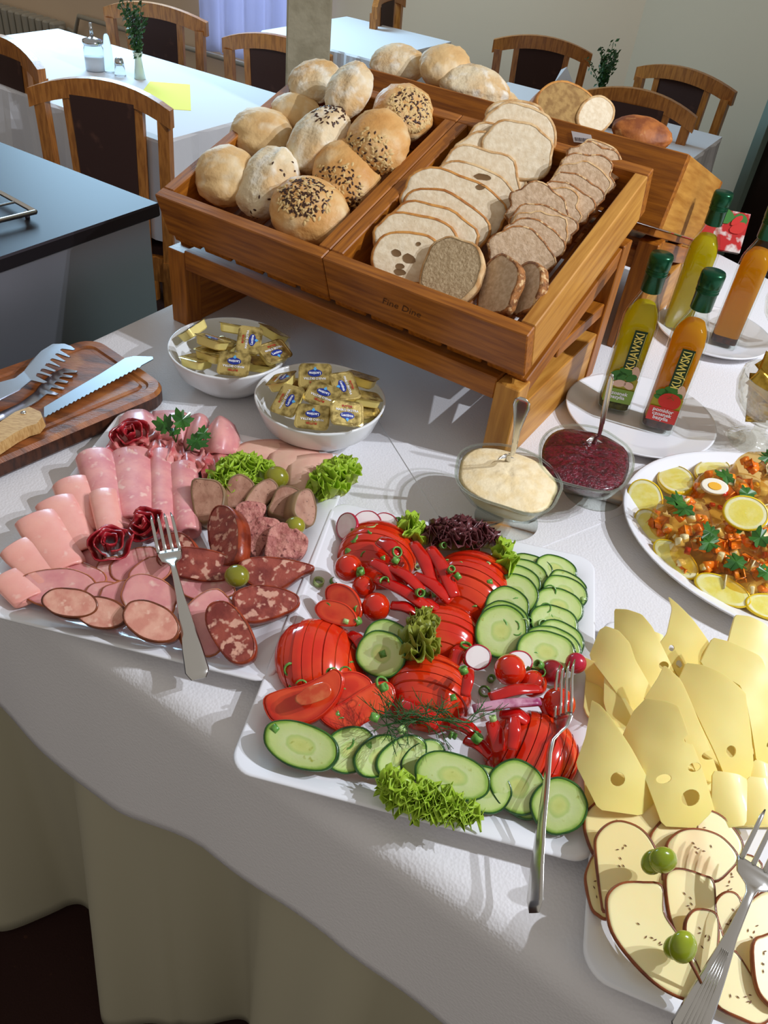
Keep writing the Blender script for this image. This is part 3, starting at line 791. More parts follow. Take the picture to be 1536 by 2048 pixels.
roll(590, 226, 45, 36, 10, roll_m, 'small plain roll half hidden below the far left corner roll', seed=2)
roll(524, 268, 56, 48, 15, roll_m, 'plain pale roll against the left board, second from the front', seed=3, crease=.08)
roll(452, 352, 56, 55, 5, roll_m, 'plain smooth roll in the near left corner of the front box', seed=4, crease=.1)
roll(806, 226, 54, 52, 20, roll_g, 'round roll with dark seeds and oats in the far right corner of the roll box', seed=5, dep=.0, seeds=((.1, .5, .9), .66, 80, 150))
roll(698, 181, 60, 38, -62, roll_w, 'pale long roll with a ridge, topmost in the roll box', seed=6, dep=-.034, ridge=.12, pinch=.12)
roll(757, 284, 56, 58, 0, roll_g, 'golden roll with a band of seeds and oats, middle of the right row', seed=7, dep=-.012, seeds=((-.5, -.3, .8), .70, 60, 100))
roll(636, 280, 74, 46, -52, roll_w, 'long floury roll with seeds on its top end, centre of the box', seed=8, dep=-.006, ridge=.13, pinch=.1, seeds=((.75, .3, .5), .80, 70, 0))
roll(694, 352, 64, 60, 70, roll_g, 'seeded roll on the right, second from the front', seed=9, seeds=((.2, -.5, .8), .70, 110, 70))
roll(536, 366, 74, 50, -62, roll_w, 'long floury roll with a deep wrinkle in the front middle', seed=10, ridge=.14, pinch=.08, seeds=((0, -.5, .8), .4, 14, 0))
roll(620, 424, 72, 62, 25, roll_g, 'large roll with dark seeds right at the front board', seed=11, seeds=((-.35, .45, .8), .66, 150, 70))
# rolls standing in the rear boxes
def PWt(x, y, w0): u_, z_ = onw(x, y, w0); return T(u_, w0, z_)
roll(796, 124, 49, 36, 5, roll_w, 'pale round roll in the rear box, leftmost of the back row', c=PWt(796, 128, .56), seed=12)
roll(890, 130, 46, 42, 0, roll_m, 'pale golden roll in the rear box, next to the leftmost one', c=PWt(890, 134, .56), seed=13)
roll(950, 172, 62, 42, 14, roll_w, 'wrinkled floury roll in the rear box, third from the left', c=PWt(950, 178, .55), seed=14, ridge=.14)
roll(1005, 196, 42, 24, 30, roll_w, 'floury roll end behind the wrinkled one in the rear box', c=PWt(1002, 204, .58), seed=15, ridge=.1)
crumb = mat('wheat_crumb', (244, 228, 198), c2=(230, 210, 176), rough=.85, scale=120, lo=.35, hi=.6, c3=(196, 168, 128), s3=170, lo3=.72, hi3=.80, bump=.5, bscale=220, bdist=.0012)
crumb_r = mat('rye_crumb', (218, 190, 158), c2=(196, 166, 132), rough=.9, scale=160, lo=.35, hi=.6, c3=(172, 140, 106), s3=190, lo3=.70, hi3=.80, bump=.7, bscale=260, bdist=.0015)
crumb_d = mat('dark_seeded_crumb', (214, 190, 152), c2=(190, 164, 126), rough=.9, scale=170, lo=.35, hi=.6, c3=(88, 66, 46), s3=210, lo3=.70, hi3=.76, bump=.7, bscale=260, bdist=.002)
crust_m = mat('golden_crust', (208, 146, 72), c2=(168, 102, 44), rough=.6, scale=60, bump=.4, bscale=120)
crust_l = mat('pale_floury_crust', (222, 188, 138), c2=(190, 138, 80), rough=.75, scale=60, bump=.5, bscale=150)
crust_d = mat('brown_seeded_crust', (176, 116, 62), c2=(120, 74, 38), rough=.75, scale=110, c3=(222, 184, 132), s3=120, lo3=.55, hi3=.65, bump=.8, bscale=160)
pore = mat('bread_hole', (122, 92, 58), rough=.9)
def slice_(cx, cy, a, b, ang, n, thick, mc, mr, label, depth=.016, p=2.3, holes=(), wr=.003, c=None, group=None, wob=.14, sd=None):
    sd = sd if sd is not None else int(cx+cy)
    out = ell(cx, cy, a, b, ang, 34, p, wob, sd)
    c = c or PP(cx, cy, BX(0, 0, depth), BOXN)
    pts = [PP(x, y, c, n) for x, y in out]
    t = slab('bread_slice', pts, n, thick, mc, label=label, cat='bread slice', group=group, rind=(mr, wr, .0006), parts=('crumb', 'crust'), noise=.0007)
    for hx, hy, ha, hb, hang in holes:
        hp = [PP(x, y, c, n)+n*.0008 for x, y in ell(hx, hy, ha, hb, hang, 12, 2, .2, hx)]
        hc = sum(hp, Vector())/len(hp)
        vs = [q for q in hp]+[hc+(q-hc)*.72-n*.0004 for q in hp]; N_ = len(hp)
        obj('hole', mk(vs, [(k, (k+1) % N_, (k+1) % N_+N_, k+N_) for k in range(N_)]+[tuple(range(N_, 2*N_))]), pore, t)
    return t
a35 = math.radians(38); NS = (BOXN*math.cos(a35)-DUf*math.sin(a35)*.85+U*.34).normalized()
G1 = 'wheat bread slices'; G2 = 'dark bread slices'
big = [(1036, 244, 62, 40, 8), (1040, 268, 74, 54, 14), (1036, 300, 70, 52, 20), (1000, 303, 72, 50, 20), (985, 330, 78, 54, 22), (962, 352, 82, 52, 18), (948, 384, 84, 50, 24),
       (908, 410, 104, 58, 20), (890, 444, 92, 54, 24), (868, 468, 92, 52, 22), (836, 486, 86, 48, 14), (818, 514, 70, 48, 8)]
ordn = ['farthest wheat slice at the back board', 'second wheat slice from the back board', 'third wheat slice from the back board', 'fourth wheat slice from the back', 'fifth wheat slice from the back', 'sixth wheat slice from the back with a crack along its top', 'seventh wheat slice from the back with a hole near its top',
        'widest wheat slice, with one oval hole', 'fourth wheat slice from the front, behind an orange crust', 'third wheat slice from the front with bright orange crust', 'second wheat slice from the front', 'frontmost wheat slice with large round holes, beside the divider']
hol = {6: [(966, 352+2, 17, 6, 8)], 7: [(961, 374, 10, 6, 0)], 11: [(793, 506, 10, 7, 20), (818, 517, 13, 9, 25), (800, 533, 9, 6, 0), (837, 488, 5, 4, 0), (800, 548-4, 12, 6, 10)], 4: [(1030, 362, 9, 4, 20)], 8: [(905, 424, 8, 3, 10)]}
for k, (x, y, a, b, g) in enumerate(big):
    slice_(x, y, a*1.03, b*1.1, g, NS, .0085, crumb, crust_m if k > 6 else crust_l, 'pale bread slice, '+ordn[k], group=G1, holes=hol.get(k, ()), depth=.012-.0065*max(0, 5-k))
sm = [(1196, 314, 44, 26, 18), (1188, 328, 56, 34, 20), (1178, 348, 52, 34, 22), (1165, 366, 54, 34, 22), (1150, 384, 52, 34, 22), (1132, 402, 52, 34, 22), (1112, 414, 50, 34, 20), (1080, 418, 62, 40, 14), (1088, 446, 60, 34, 16), (1076, 464, 60, 36, 16), (1060, 482, 60, 36, 16), (1044, 506, 62, 40, 16)]
for k, (x, y, a, b, g) in enumerate(sm):
    slice_(x, y, a*1.06, b*1.16, g, NS, .0095, crumb_r, crust_d if k % 3 else crust_l, 'brown rye slice in the right row, %s from the back board' % ['first', 'second', 'third', 'fourth', 'fifth', 'sixth', 'seventh', 'eighth and greyer', 'ninth', 'tenth', 'eleventh', 'twelfth'][k], group=G2, depth=.010-.004*max(0, 3-k), wob=.3, wr=.0018)
slice_(903, 540, 58, 66, 24, nrm(-128, 42), .012, crumb_d, crust_l, 'speckled dark slice standing at the front board with a pale crust', group=G2, depth=.004, p=2.6, wr=.0025)
slice_(996, 568, 38, 62, 18, nrm(-150, 30), .012, crumb_r, crust_d, 'narrow brown slice with oats on its crust, middle of the three at the front board', group=G2, depth=.004, p=2.6)
slice_(1050, 576, 30, 54, 18, nrm(-155, 25), .012, crumb_r, crust_d, 'narrow brown slice at the front right corner of the slice box', group=G2, depth=.006, p=2.6)
# cut loaf and round loaf in the rear box
cl_ = PWt(1133, 214, .55); n_ = nrm(-70, 38)
slab('bread_loaf', [PP(x, y, cl_, n_) for x, y in ell(1134, 212, 62, 46, 22, 34, 2.2, .05, 3)], n_, .05, mat('cut_loaf_face', (176, 140, 84), c2=(146, 110, 62), rough=.85, scale=90, bump=.5, bscale=160),
     label='half loaf with its cut face towards the front boxes, in the rear box', cat='bread loaf', rind=(crust_m, .003, .001), parts=('crumb', 'crust'), noise=.001)
cl_ = PWt(1196, 232, .585)
slab('bread_slice', [PP(x, y, cl_, n_) for x, y in ell(1192, 230, 34, 40, 40, 30, 2.2, .1, 5)], n_, .02, crumb, label='pale slice leaning on the half loaf in the rear box', cat='bread slice', group=G1, rind=(crust_l, .003, .001), parts=('crumb', 'crust'))
t = roll(1285, 262, 54, 30, 14, mat('dark_loaf_crust', (178, 104, 44), c2=(130, 66, 24), rough=.6, scale=40, c3=(220, 164, 100), s3=60, lo3=.6, hi3=.75, bump=.8, bscale=60), 'brown crusty round loaf at the right end of the rear box', c=PWt(1284, 266, .56), seed=21)
t['category'] = 'bread loaf'; t.name = 'round_loaf'; t['group'] = 'loaves'
# price tag leaning on the rear box wall
pcn = (-W*math.cos(TH)+Z*math.sin(TH)).normalized()
tc_ = FLb+(-U)*(.0)+DUb*0
pt = PP(1163, 272, FLb+DUb*.379-W*.002, -DUb*-1)
ax2 = U; ay2 = -DNb
def tagpt(x, y): return PP(x, y, FLb+DUb*.3795, DUb)+DUb*.0012
q = [tagpt(1143, 262), tagpt(1182, 270), tagpt(1186, 288), tagpt(1148, 284)]
t = thing('price_tag', 'small white bar code tag on the rear bread box', 'tag', q[3])
obj('card', prism([v-DUb*.0008 for v in q], q), tt, t)
for k in range(11):
    a_ = q[3]+(q[2]-q[3])*(.12+.07*k); b_ = a_+(q[0]-q[3])*.45; w_ = (q[2]-q[3])*(.02 if k % 3 else .035)
    a_ += (q[0]-q[3])*.12
    obj('bar', prism([a_, a_+w_, b_+w_, b_], [v+DUb*.0004 for v in (a_, a_+w_, b_+w_, b_)]), ink, t)
# ================================================================ generic cutlery
def ribbon(path, ws, ts, side, seg=10, up=None):
    """path with half widths ws and half thicknesses ts; side: world vector across the ribbon"""
    path = [Vector(p) for p in path]; n = len(path); vs = []; fs = []
    for i, p in enumerate(path):
        t = (path[min(i+1, n-1)]-path[max(i-1, 0)]).normalized(); s = (side-t*side.dot(t)).normalized(); uu = s.cross(t)
        for k in range(seg):
            a = 2*math.pi*k/seg; ca, sa = math.cos(a), math.sin(a); ca = math.copysign(abs(ca)**.7, ca)
            vs.append(p+s*ca*ws[i]+uu*sa*ts[i])
    for i in range(n-1):
        for k in range(seg): k2 = (k+1) % seg; fs.append((i*seg+k, i*seg+k2, (i+1)*seg+k2, (i+1)*seg+k))
    fs += [tuple(reversed(range(seg))), tuple(range((n-1)*seg, n*seg))]
    return mk(vs, fs)
def reach(base, x, y, L, far=False):
    v = ray(x, y).normalized(); o = CAM-base; b = o.dot(v); c = o.dot(o)-L*L; d = b*b-c
    if d < 0: return CAM+v*(-b)
    return CAM+v*(-b+(math.sqrt(d) if far else -math.sqrt(d)))
def fork(a, b, up, label, m, hw=.0105, L=None, ridges=False, name='fork', head=.0125):
    """a: tine tips, b: handle end"""
    ax = (b-a); L = ax.length; ax.normalize(); side = up.cross(ax).normalized(); n = side.cross(ax).normalized(); n = n if n.dot(up) > 0 else -n
    def q(t, h, s=0): return a+ax*(t*L)+n*h+side*s
    hd = [q(t, h) for t, h in ((.235, .0), (.26, -.001), (.30, .0), (.335, .004), (.37, .008), (.43, .009), (.55, .007), (.7, .006), (.85, .004), (.96, .001), (1.0, 0))]
    body = ribbon(hd, [head, head, head*.82, .0052, .0032, .0034, .0044, hw*.62, hw*.86, hw, hw*.62], [.001, .001, .0012, .0014, .0016, .0016, .0014, .0012, .0011, .001, .0008], side)
    ms = [body]
    for k in range(4):
        s = (-.0105+.007*k)*head/.0125
        ms.append(ribbon([q(.24, 0, s), q(.18, .0015, s), (q(.10, .0045, s)), (q(.04, .005, s)), q(0, .0035, s*.95)], [.0021, .002, .0019, .0017, .0006], [.001, .001, .0009, .0008, .0004], side, 8))
    t = thing(name, label, 'fork', Vector((b.x, b.y, min(a.z, b.z))))
    obj('fork_body', ms[0], m, t)
    for k in range(4): obj('tine', ms[1+k], m, t)
    if ridges:
        for k in range(-2, 3): obj('handle_ridge', ribbon([q(tt, h_, s_*k) for tt, h_, s_ in ((.62, .0078, .0012), (.78, .0064, .0022), (.95, .0026, .0028))], [.0005]*3, [.0005]*3, side, 6), m, t)
    return t
def spoon(bowl_c, tip_dir, top, label, m, width=.0095, stuck=True):
    """bowl centre, direction towards the tip, top end of the handle"""
    ax = (top-bowl_c); L = ax.length; side = ax.cross(Z).normalized()
    neck = bowl_c+ax*.10-tip_dir*.012
    pts = catmull([bowl_c-tip_dir*.016, neck+Z*.006, bowl_c+ax*.3, bowl_c+ax*.6, bowl_c+ax*.85, top], 4); n = len(pts)
    ws = [np.interp(i/(n-1), [0, .15, .35, .6, .85, .95, 1], [.004, .003, .0026, .0045, width, width*.9, width*.4]) for i in range(n)]
    t = thing('spoon', label, 'spoon', bowl_c)
    obj('handle', ribbon(pts, ws, [.0012]*n, side), m, t)
    obj('handle_bead', joinm([ribbon([pts[i]+side*ws[i]*.8*s+(-Vector((0, 1, 0)))*.0012 for i in range(n//2, n-1)], [.0006]*(n-1-n//2), [.0006]*(n-1-n//2), side, 6) for s in (-1, 1)]), m, t)
    s2 = tip_dir.cross(Z).normalized()
    rows = []
    for i in range(7):
        tt = -1+2*i/6; w_ = .0185*math.sqrt(max(0, 1-tt*tt))*(1+.12*tt)+.001
        rows.append([bowl_c+tip_dir*tt*.028+s2*w_*k+Z*(-.007*(1-k*k)*(1-tt*tt)) for k in (-1, -.5, 0, .5, 1)])
    obj('spoon_bowl', sheet(rows, .0012, 3), m, t)
    return t
# ================================================================ butter bowls
gold_tub = mat('gold_foil_tub', (244, 226, 142), rough=.32, metal=.3, bump=.15, bscale=90)
gold_lid = mat('gold_foil_lid', (214, 190, 118), c2=(122, 102, 54), rough=.25, metal=.6, scale=70, bump=.25, bscale=110)
gold_bright = mat('bright_gold_lid', (216, 196, 128), c2=(180, 158, 90), rough=.3, metal=.6, scale=90, bump=.2, bscale=120)
blue_lab = mat('blue_emblem', (34, 52, 140), rough=.35); white_ink = mat('white_ink', (236, 238, 244), rough=.5); red_ink = mat('red_ink', (186, 52, 36), rough=.5); sky_drop = mat('light_blue_drop', (90, 170, 226), rough=.4)
def rrp(a, b, r, n=4): return rr(a, b, r, n)
def pack_meshes():
    tub = []
    N = len(rrp(.02, .015, .005)); vs = []
    for a, b, z_ in ((.0172, .0122, 0), (.0186, .0136, .0015), (.0205, .0152, .0128)): vs += [Vector((x, y, z_)) for x, y in rrp(a, b, .0055)]
    f = [tuple(range(N))[::-1]]+[(j*N+k, j*N+(k+1) % N, (j+1)*N+(k+1) % N, (j+1)*N+k) for j in range(2) for k in range(N)]+[tuple(range(2*N, 3*N))]
    tubm = mk(vs, f, False)
    a = rrp(.0228, .0174, .0062)
    vs = [Vector((x, y, .0128)) for x, y in a]+[Vector((x, y, .0134)) for x, y in a]+[Vector((x*.9, y*.88, .0139)) for x, y in a]+[Vector((x*.86, y*.83, .0136)) for x, y in a]
    f = [tuple(range(N))[::-1]]+[(j*N+k, j*N+(k+1) % N, (j+1)*N+(k+1) % N, (j+1)*N+k) for j in range(3) for k in range(N)]+[tuple(range(3*N, 4*N))]
    lidm = mk(vs, f, False)
    e = [(x*.0098, -.004+y*.0052) for x, y in [(math.cos(t_)*(1 if abs(math.sin(t_)) < .7 else .92), math.sin(t_)) for t_ in [2*math.pi*k/20 for k in range(20)]]]
    emb = prism([Vector((x, y, .0136)) for x, y in e], [Vector((x, y, .0141)) for x, y in e])
    d = [(0, -.0075), (.002, -.010), (0, -.0125), (-.002, -.010)]; d = [(.001, -.0075), (.0024, -.0095), (0, -.0128), (-.0024, -.0095), (-.001, -.0075)]
    drop = prism([Vector((x, y, .0137)) for x, y in d], [Vector((x, y, .0143)) for x, y in d])
    return tubm, lidm, emb, drop
PMs = pack_meshes()
def pack(c, n, spin, label, bright=False, plain=False, flip=False):
    t = thing('butter_portion', label, 'butter portion', c, 'gold foil butter portions')
    ax = Vector((math.cos(math.radians(spin)), math.sin(math.radians(spin)), 0)); ax = (ax-n*ax.dot(n)).normalized(); ay = n.cross(ax)
    M = Matrix((ax, ay, n)).transposed(); t.rotation_mode = 'QUATERNION'; t.rotation_quaternion = M.to_quaternion(); t.location = c-n*.013
    obj('tub', PMs[0], gold_tub, t, False); obj('lid', PMs[1], gold_bright if bright else gold_lid, t, False)
    if not plain:
        e = obj('emblem', PMs[2], blue_lab, t, False); d = obj('drop_mark', PMs[3], sky_drop, t, False)
        l = obj('lettering', text_mesh('Lactima', .0052, .00015), white_ink, e, False); l.location = (0, -.0038, .0143)
        l = obj('lettering', text_mesh('MASŁO EKSTRA', .0044, .0001), white_ink, t, False); l.location = (0, .0035, .0141)
        l = obj('lettering', text_mesh('BUTTER', .0040, .0001), red_ink, t, False); l.location = (0, .0090, .0141)
    return t
def bowl(cx, cy, r, h, label):
    c = P(cx, cy, h); c.z = 0
    prof = [(.0, .006), (.052, .006), (.060, .012), (r*.86, h*.55), (r*.985, h-.003), (r, h), (r+.0025, h-.001), (r+.0018, h-.004), (r*.9, h*.45), (.058, .008), (.050, .0015), (.046, .0), (.0, .001)]
    o = recenter(obj('serving_bowl', lathe(prof, 64, c+Z*.0004), bowl_white)); tag(o, label, 'bowl'); return c
b1 = bowl(459, 692, .0875, .062, 'round white bowl of butter portions nearer the bread stand leg')
b2 = bowl(641, 792, .0885, .062, 'round white bowl of butter portions, the one nearer the viewer')
# (x, y, z, normal azimuth, elevation, spin, label detail, kwargs)
pk1 = [(382, 655, .066, 160, 50, 60, 'upright at the left rim of the farther bowl', {}), (426, 676, .084, 70, 66, -20, 'long side to the viewer, on top of the farther bowl', {}), (470, 650, .072, 85, 60, 5, 'dark, at the back rim of the farther bowl', {'plain': True}),
       (499, 680, .084, -80, 62, 95, 'with its emblem at the right, on top of the farther bowl', {}), (549, 661, .068, 50, 60, -30, 'dark, at the back right rim of the farther bowl', {'plain': True}), (550, 702, .072, -40, 66, 48, 'turned slantwise at the right rim of the farther bowl', {}),
       (468, 728, .070, -95, 50, 180, 'upside down at the front rim of the farther bowl', {}), (393, 716, .056, 100, 74, -30, 'low at the front left of the farther bowl', {'plain': True}), (424, 702, .068, 80, 78, -25, 'under the long one in the farther bowl', {'plain': True}),
       (520, 722, .052, 60, 80, 10, 'low on the right of the farther bowl', {'plain': True}), (445, 690, .05, 0, 88, 70, 'buried in the middle of the farther bowl', {'plain': True})]
pk2 = [(562, 756, .074, 150, 66, 85, 'at the left rim of the nearer bowl', {}), (630, 752, .082, -95, 44, 188, 'pale and bright, standing at the back of the nearer bowl', {'bright': True}), (690, 772, .088, -60, 68, -62, 'dark, on top at the right of the nearer bowl', {}), (724, 752, .074, 70, 70, -14, 'dark, at the back right rim of the nearer bowl', {'plain': True}),
       (645, 790, .082, -100, 62, 160, 'half covered, in the middle of the nearer bowl', {}), (575, 800, .076, -120, 60, 68, 'slantwise at the left front of the nearer bowl', {}), (625, 834, .068, -95, 56, 180, 'upside down at the front rim of the nearer bowl', {}), (694, 826, .078, -55, 56, 10, 'right way up at the front right of the nearer bowl', {}),
       (731, 790, .066, 60, 72, 20, 'low at the right rim of the nearer bowl', {'plain': True}), (728, 820, .052, -30, 80, 30, 'lowest at the right of the nearer bowl', {'plain': True}), (600, 770, .056, 0, 88, 20, 'buried at the back left of the nearer bowl', {'plain': True}), (665, 806, .056, 0, 86, 80, 'buried in the middle of the nearer bowl', {'plain': True})]
for x, y, z_, az, el, sp, lb, kw in pk1+pk2: pack(P(x, y, z_+.009), nrm(az, el), sp, 'gold foil butter portion '+lb, **kw)

# ================================================================ sauce dishes
glass = clear_mat('clear_glass')
crystal = clear_mat('cut_crystal', (250, 250, 246), 1.75, 1, 90, .05, .14)
rim_gl = clear_mat('glass_rim', (244, 248, 244), 1.7, body=.25)
def dish(name, cx, cy, a, b, ang, zr, bx, by, msauce, label, amp, sname):
    rim = [P(x, y, zr) for x, y in ell(cx, cy, a, b, ang, 40, 2.5, .05, cx)]
    rim = [v+Z*(.002*math.cos(k/40*2*math.pi*4)) for k, v in enumerate(rim)]
    cb = P(bx, by, .0); cb.z = 0; c = sum(rim, Vector())/40
    def ringat(t, inset=0):
        f = [0, .0, .10, .35, .7, 1][0]; return None
    lev = [(.0, .30, 0), (.06, .27, 0), (.16, .24, 0), (.28, .46, 0), (.55, .76, 0), (.8, .92, 0), (1.0, 1.0, 0)]
    def loft(levels, sh=0):
        vs = []
        for h, s, ins in levels:
            cc = cb.lerp(Vector((c.x, c.y, cb.z)), min(1, h*1.4)); 
            for k, v in enumerate(rim):
                r_ = Vector((v.x-c.x, v.y-c.y, 0)); L_ = r_.length; circ = r_.normalized()*.042
                d = (r_*max(s, 0) if h > .25 else circ*(s/.30)); d *= (1-ins/L_)
                vs.append(Vector((cc.x, cc.y, 0))+d+Z*(v.z*h if h > .5 else zr*h)+Z*.0015)
        n = 40; fs = [tuple(range(n))[::-1]]+[(j*n+k, j*n+(k+1) % n, (j+1)*n+(k+1) % n, (j+1)*n+k) for j in range(len(levels)-1) for k in range(n)]+[tuple(range((len(levels)-1)*n, len(levels)*n))]
        return vs, fs
    inner = [(h, s, .0035) for h, s, _ in reversed(lev[3:])]
    vs, fs = loft(lev+[(1.0, 1.0, .003)]+[(h, s, .0035) for h, s, _ in reversed(lev[3:-1])])
    t = thing(name, label, 'dish', cb)
    obj('glass_dish', mk(vs, fs), glass, t)
    obj('rim', tube([v+Z*.0018 for v in rim]+[rim[0]+Z*.0018, rim[1]+Z*.0018], .0017, 8, caps=False), rim_gl, t)
    s = thing(sname[0], sname[1], sname[2], Vector((c.x, c.y, zr*.3)))
    vs, fs = loft([(.33, .46, .006), (.55, .76, .006), (.8, .92, .006), (.93, .97, .006)])
    obj('filling', mk(vs, fs), msauce, s)
    vs = []; R = 14
    top = [Vector((c.x, c.y, 0))+Vector((v.x-c.x, v.y-c.y, 0))*(.99-.0035/(v-c).length) for v in rim]; zt = zr*.965
    vs.append(Vector((c.x, c.y, zt+.006)))
    M_ = 80
    for r in range(1, R+1):
        for k in range(M_):
            v = top[k//2].lerp(top[(k//2+1) % 40], .5 if k % 2 else 0); q = Vector((c.x, c.y, 0)).lerp(v, r/R)
            h = amp*(mnoise.noise(q*28+Vector((3, 3, cx)))+.6*mnoise.noise(q*75)+.35*mnoise.noise(q*170)); e = 1-(r/R)**6
            vs.append(Vector((q.x, q.y, zt+.006*(1-(r/R)**2)+h*e+.0025*e)))
    fs = [(0, 1+k, 1+(k+1) % M_) for k in range(M_)]
    for r in range(R-1):
        for k in range(M_): k2 = (k+1) % M_; a_ = 1+r*M_; fs.append((a_+k, a_+M_+k, a_+M_+k2, a_+k2))
    fs.append(tuple(1+(R-1)*M_+k for k in range(M_))[::-1])
    obj('surface', mk(vs, fs), msauce, s)
    return c
hum = mat('pale_horseradish_cream', (248, 230, 190), c2=(242, 218, 168), rough=.55, scale=60, bump=.5, bscale=170, bdist=.002)
beet = mat('grated_beetroot', (104, 8, 34), c2=(66, 4, 22), rough=.22, scale=140, lo=.4, hi=.6, coat=.5, bump=1, bscale=260, bdist=.003, c3=(140, 22, 58), s3=240, lo3=.62, hi3=.74)
ch = dish('glass_dish', 1017, 958, 107, 60, 18, .066, 1012, 1040, hum, 'faceted glass dish filled with pale cream', .0022, ('cream_spread', 'pale grainy cream spread heaped in the glass dish', 'spread'))
cb_ = dish('glass_dish', 1171, 918, 95, 62, 14, .066, 1185, 985, beet, 'faceted glass dish filled with dark red beetroot', .0022, ('beetroot_relish', 'dark red grated beetroot heaped in the glass dish', 'relish'))
s_b = P(1018, 948, .060); spoon(s_b, Vector((.25, -.9, -.55)).normalized(), reach(s_b, 1046, 796, .135), 'steel spoon standing in the pale cream', steel_b, .0105)
s_b = P(1190, 912, .058); spoon(s_b, Vector((.2, -.9, -.6)).normalized(), reach(s_b, 1224, 748, .135), 'thin steel spoon standing in the beetroot', steel_b, .0045)

# ================================================================ round plate and oil bottles
def round_plate(c, r, label, h=.016, ry=None, ang=0):
    prof = [(0, .004), (r*.62, .004), (r*.70, .006), (r*.97, h), (r*.995, h+.001), (r, h-.0006), (r*.98, h-.003), (r*.66, .001), (r*.6, 0), (0, 0)]
    o = recenter(obj('plate', lathe(prof, 72, c+Z*.0016, 1, (ry or r)/r, rot=math.radians(ang)), porcelain)); tag(o, label, 'plate'); return o
round_plate(P(1279, 832, .012)*1-Z*.012, .1165, 'round white plate under the two front oil bottles')
round_plate(P(1425, 665, .012)-Z*.012, .105, 'round white plate under the two rear oil bottles')
oil_g = mat('green_olive_oil', (230, 214, 16), rough=.08, spec=.3, tl=.6)
oil_a = mat('amber_oil', (232, 168, 18), rough=.08, spec=.3, tl=.6)
sediment_r = mat('brown_spice_sediment', (84, 40, 16), c2=(50, 22, 10), rough=.6, scale=150)
sediment_g = mat('green_herb_sediment', (96, 92, 30), c2=(58, 60, 18), rough=.6, scale=150)
capm = mat('green_metal_cap', (14, 74, 46), rough=.25, metal=.55)
lab_green = mat('label_dark_green', (18, 58, 34), rough=.4); lab_yel = mat('label_yellow', (240, 226, 120), rough=.5)
lab_lime = mat('label_lime_green', (124, 158, 56), rough=.45); lab_red = mat('label_red', (206, 52, 44), rough=.45); leafm = mat('label_basil_green', (52, 118, 34), rough=.45); garl = mat('label_garlic_pink', (226, 192, 172), rough=.45); tomr = mat('label_tomato_red', (206, 36, 24), rough=.4)
lab_olive = mat('label_olive_ground', (168, 160, 32), rough=.45)
SQ = 5.5
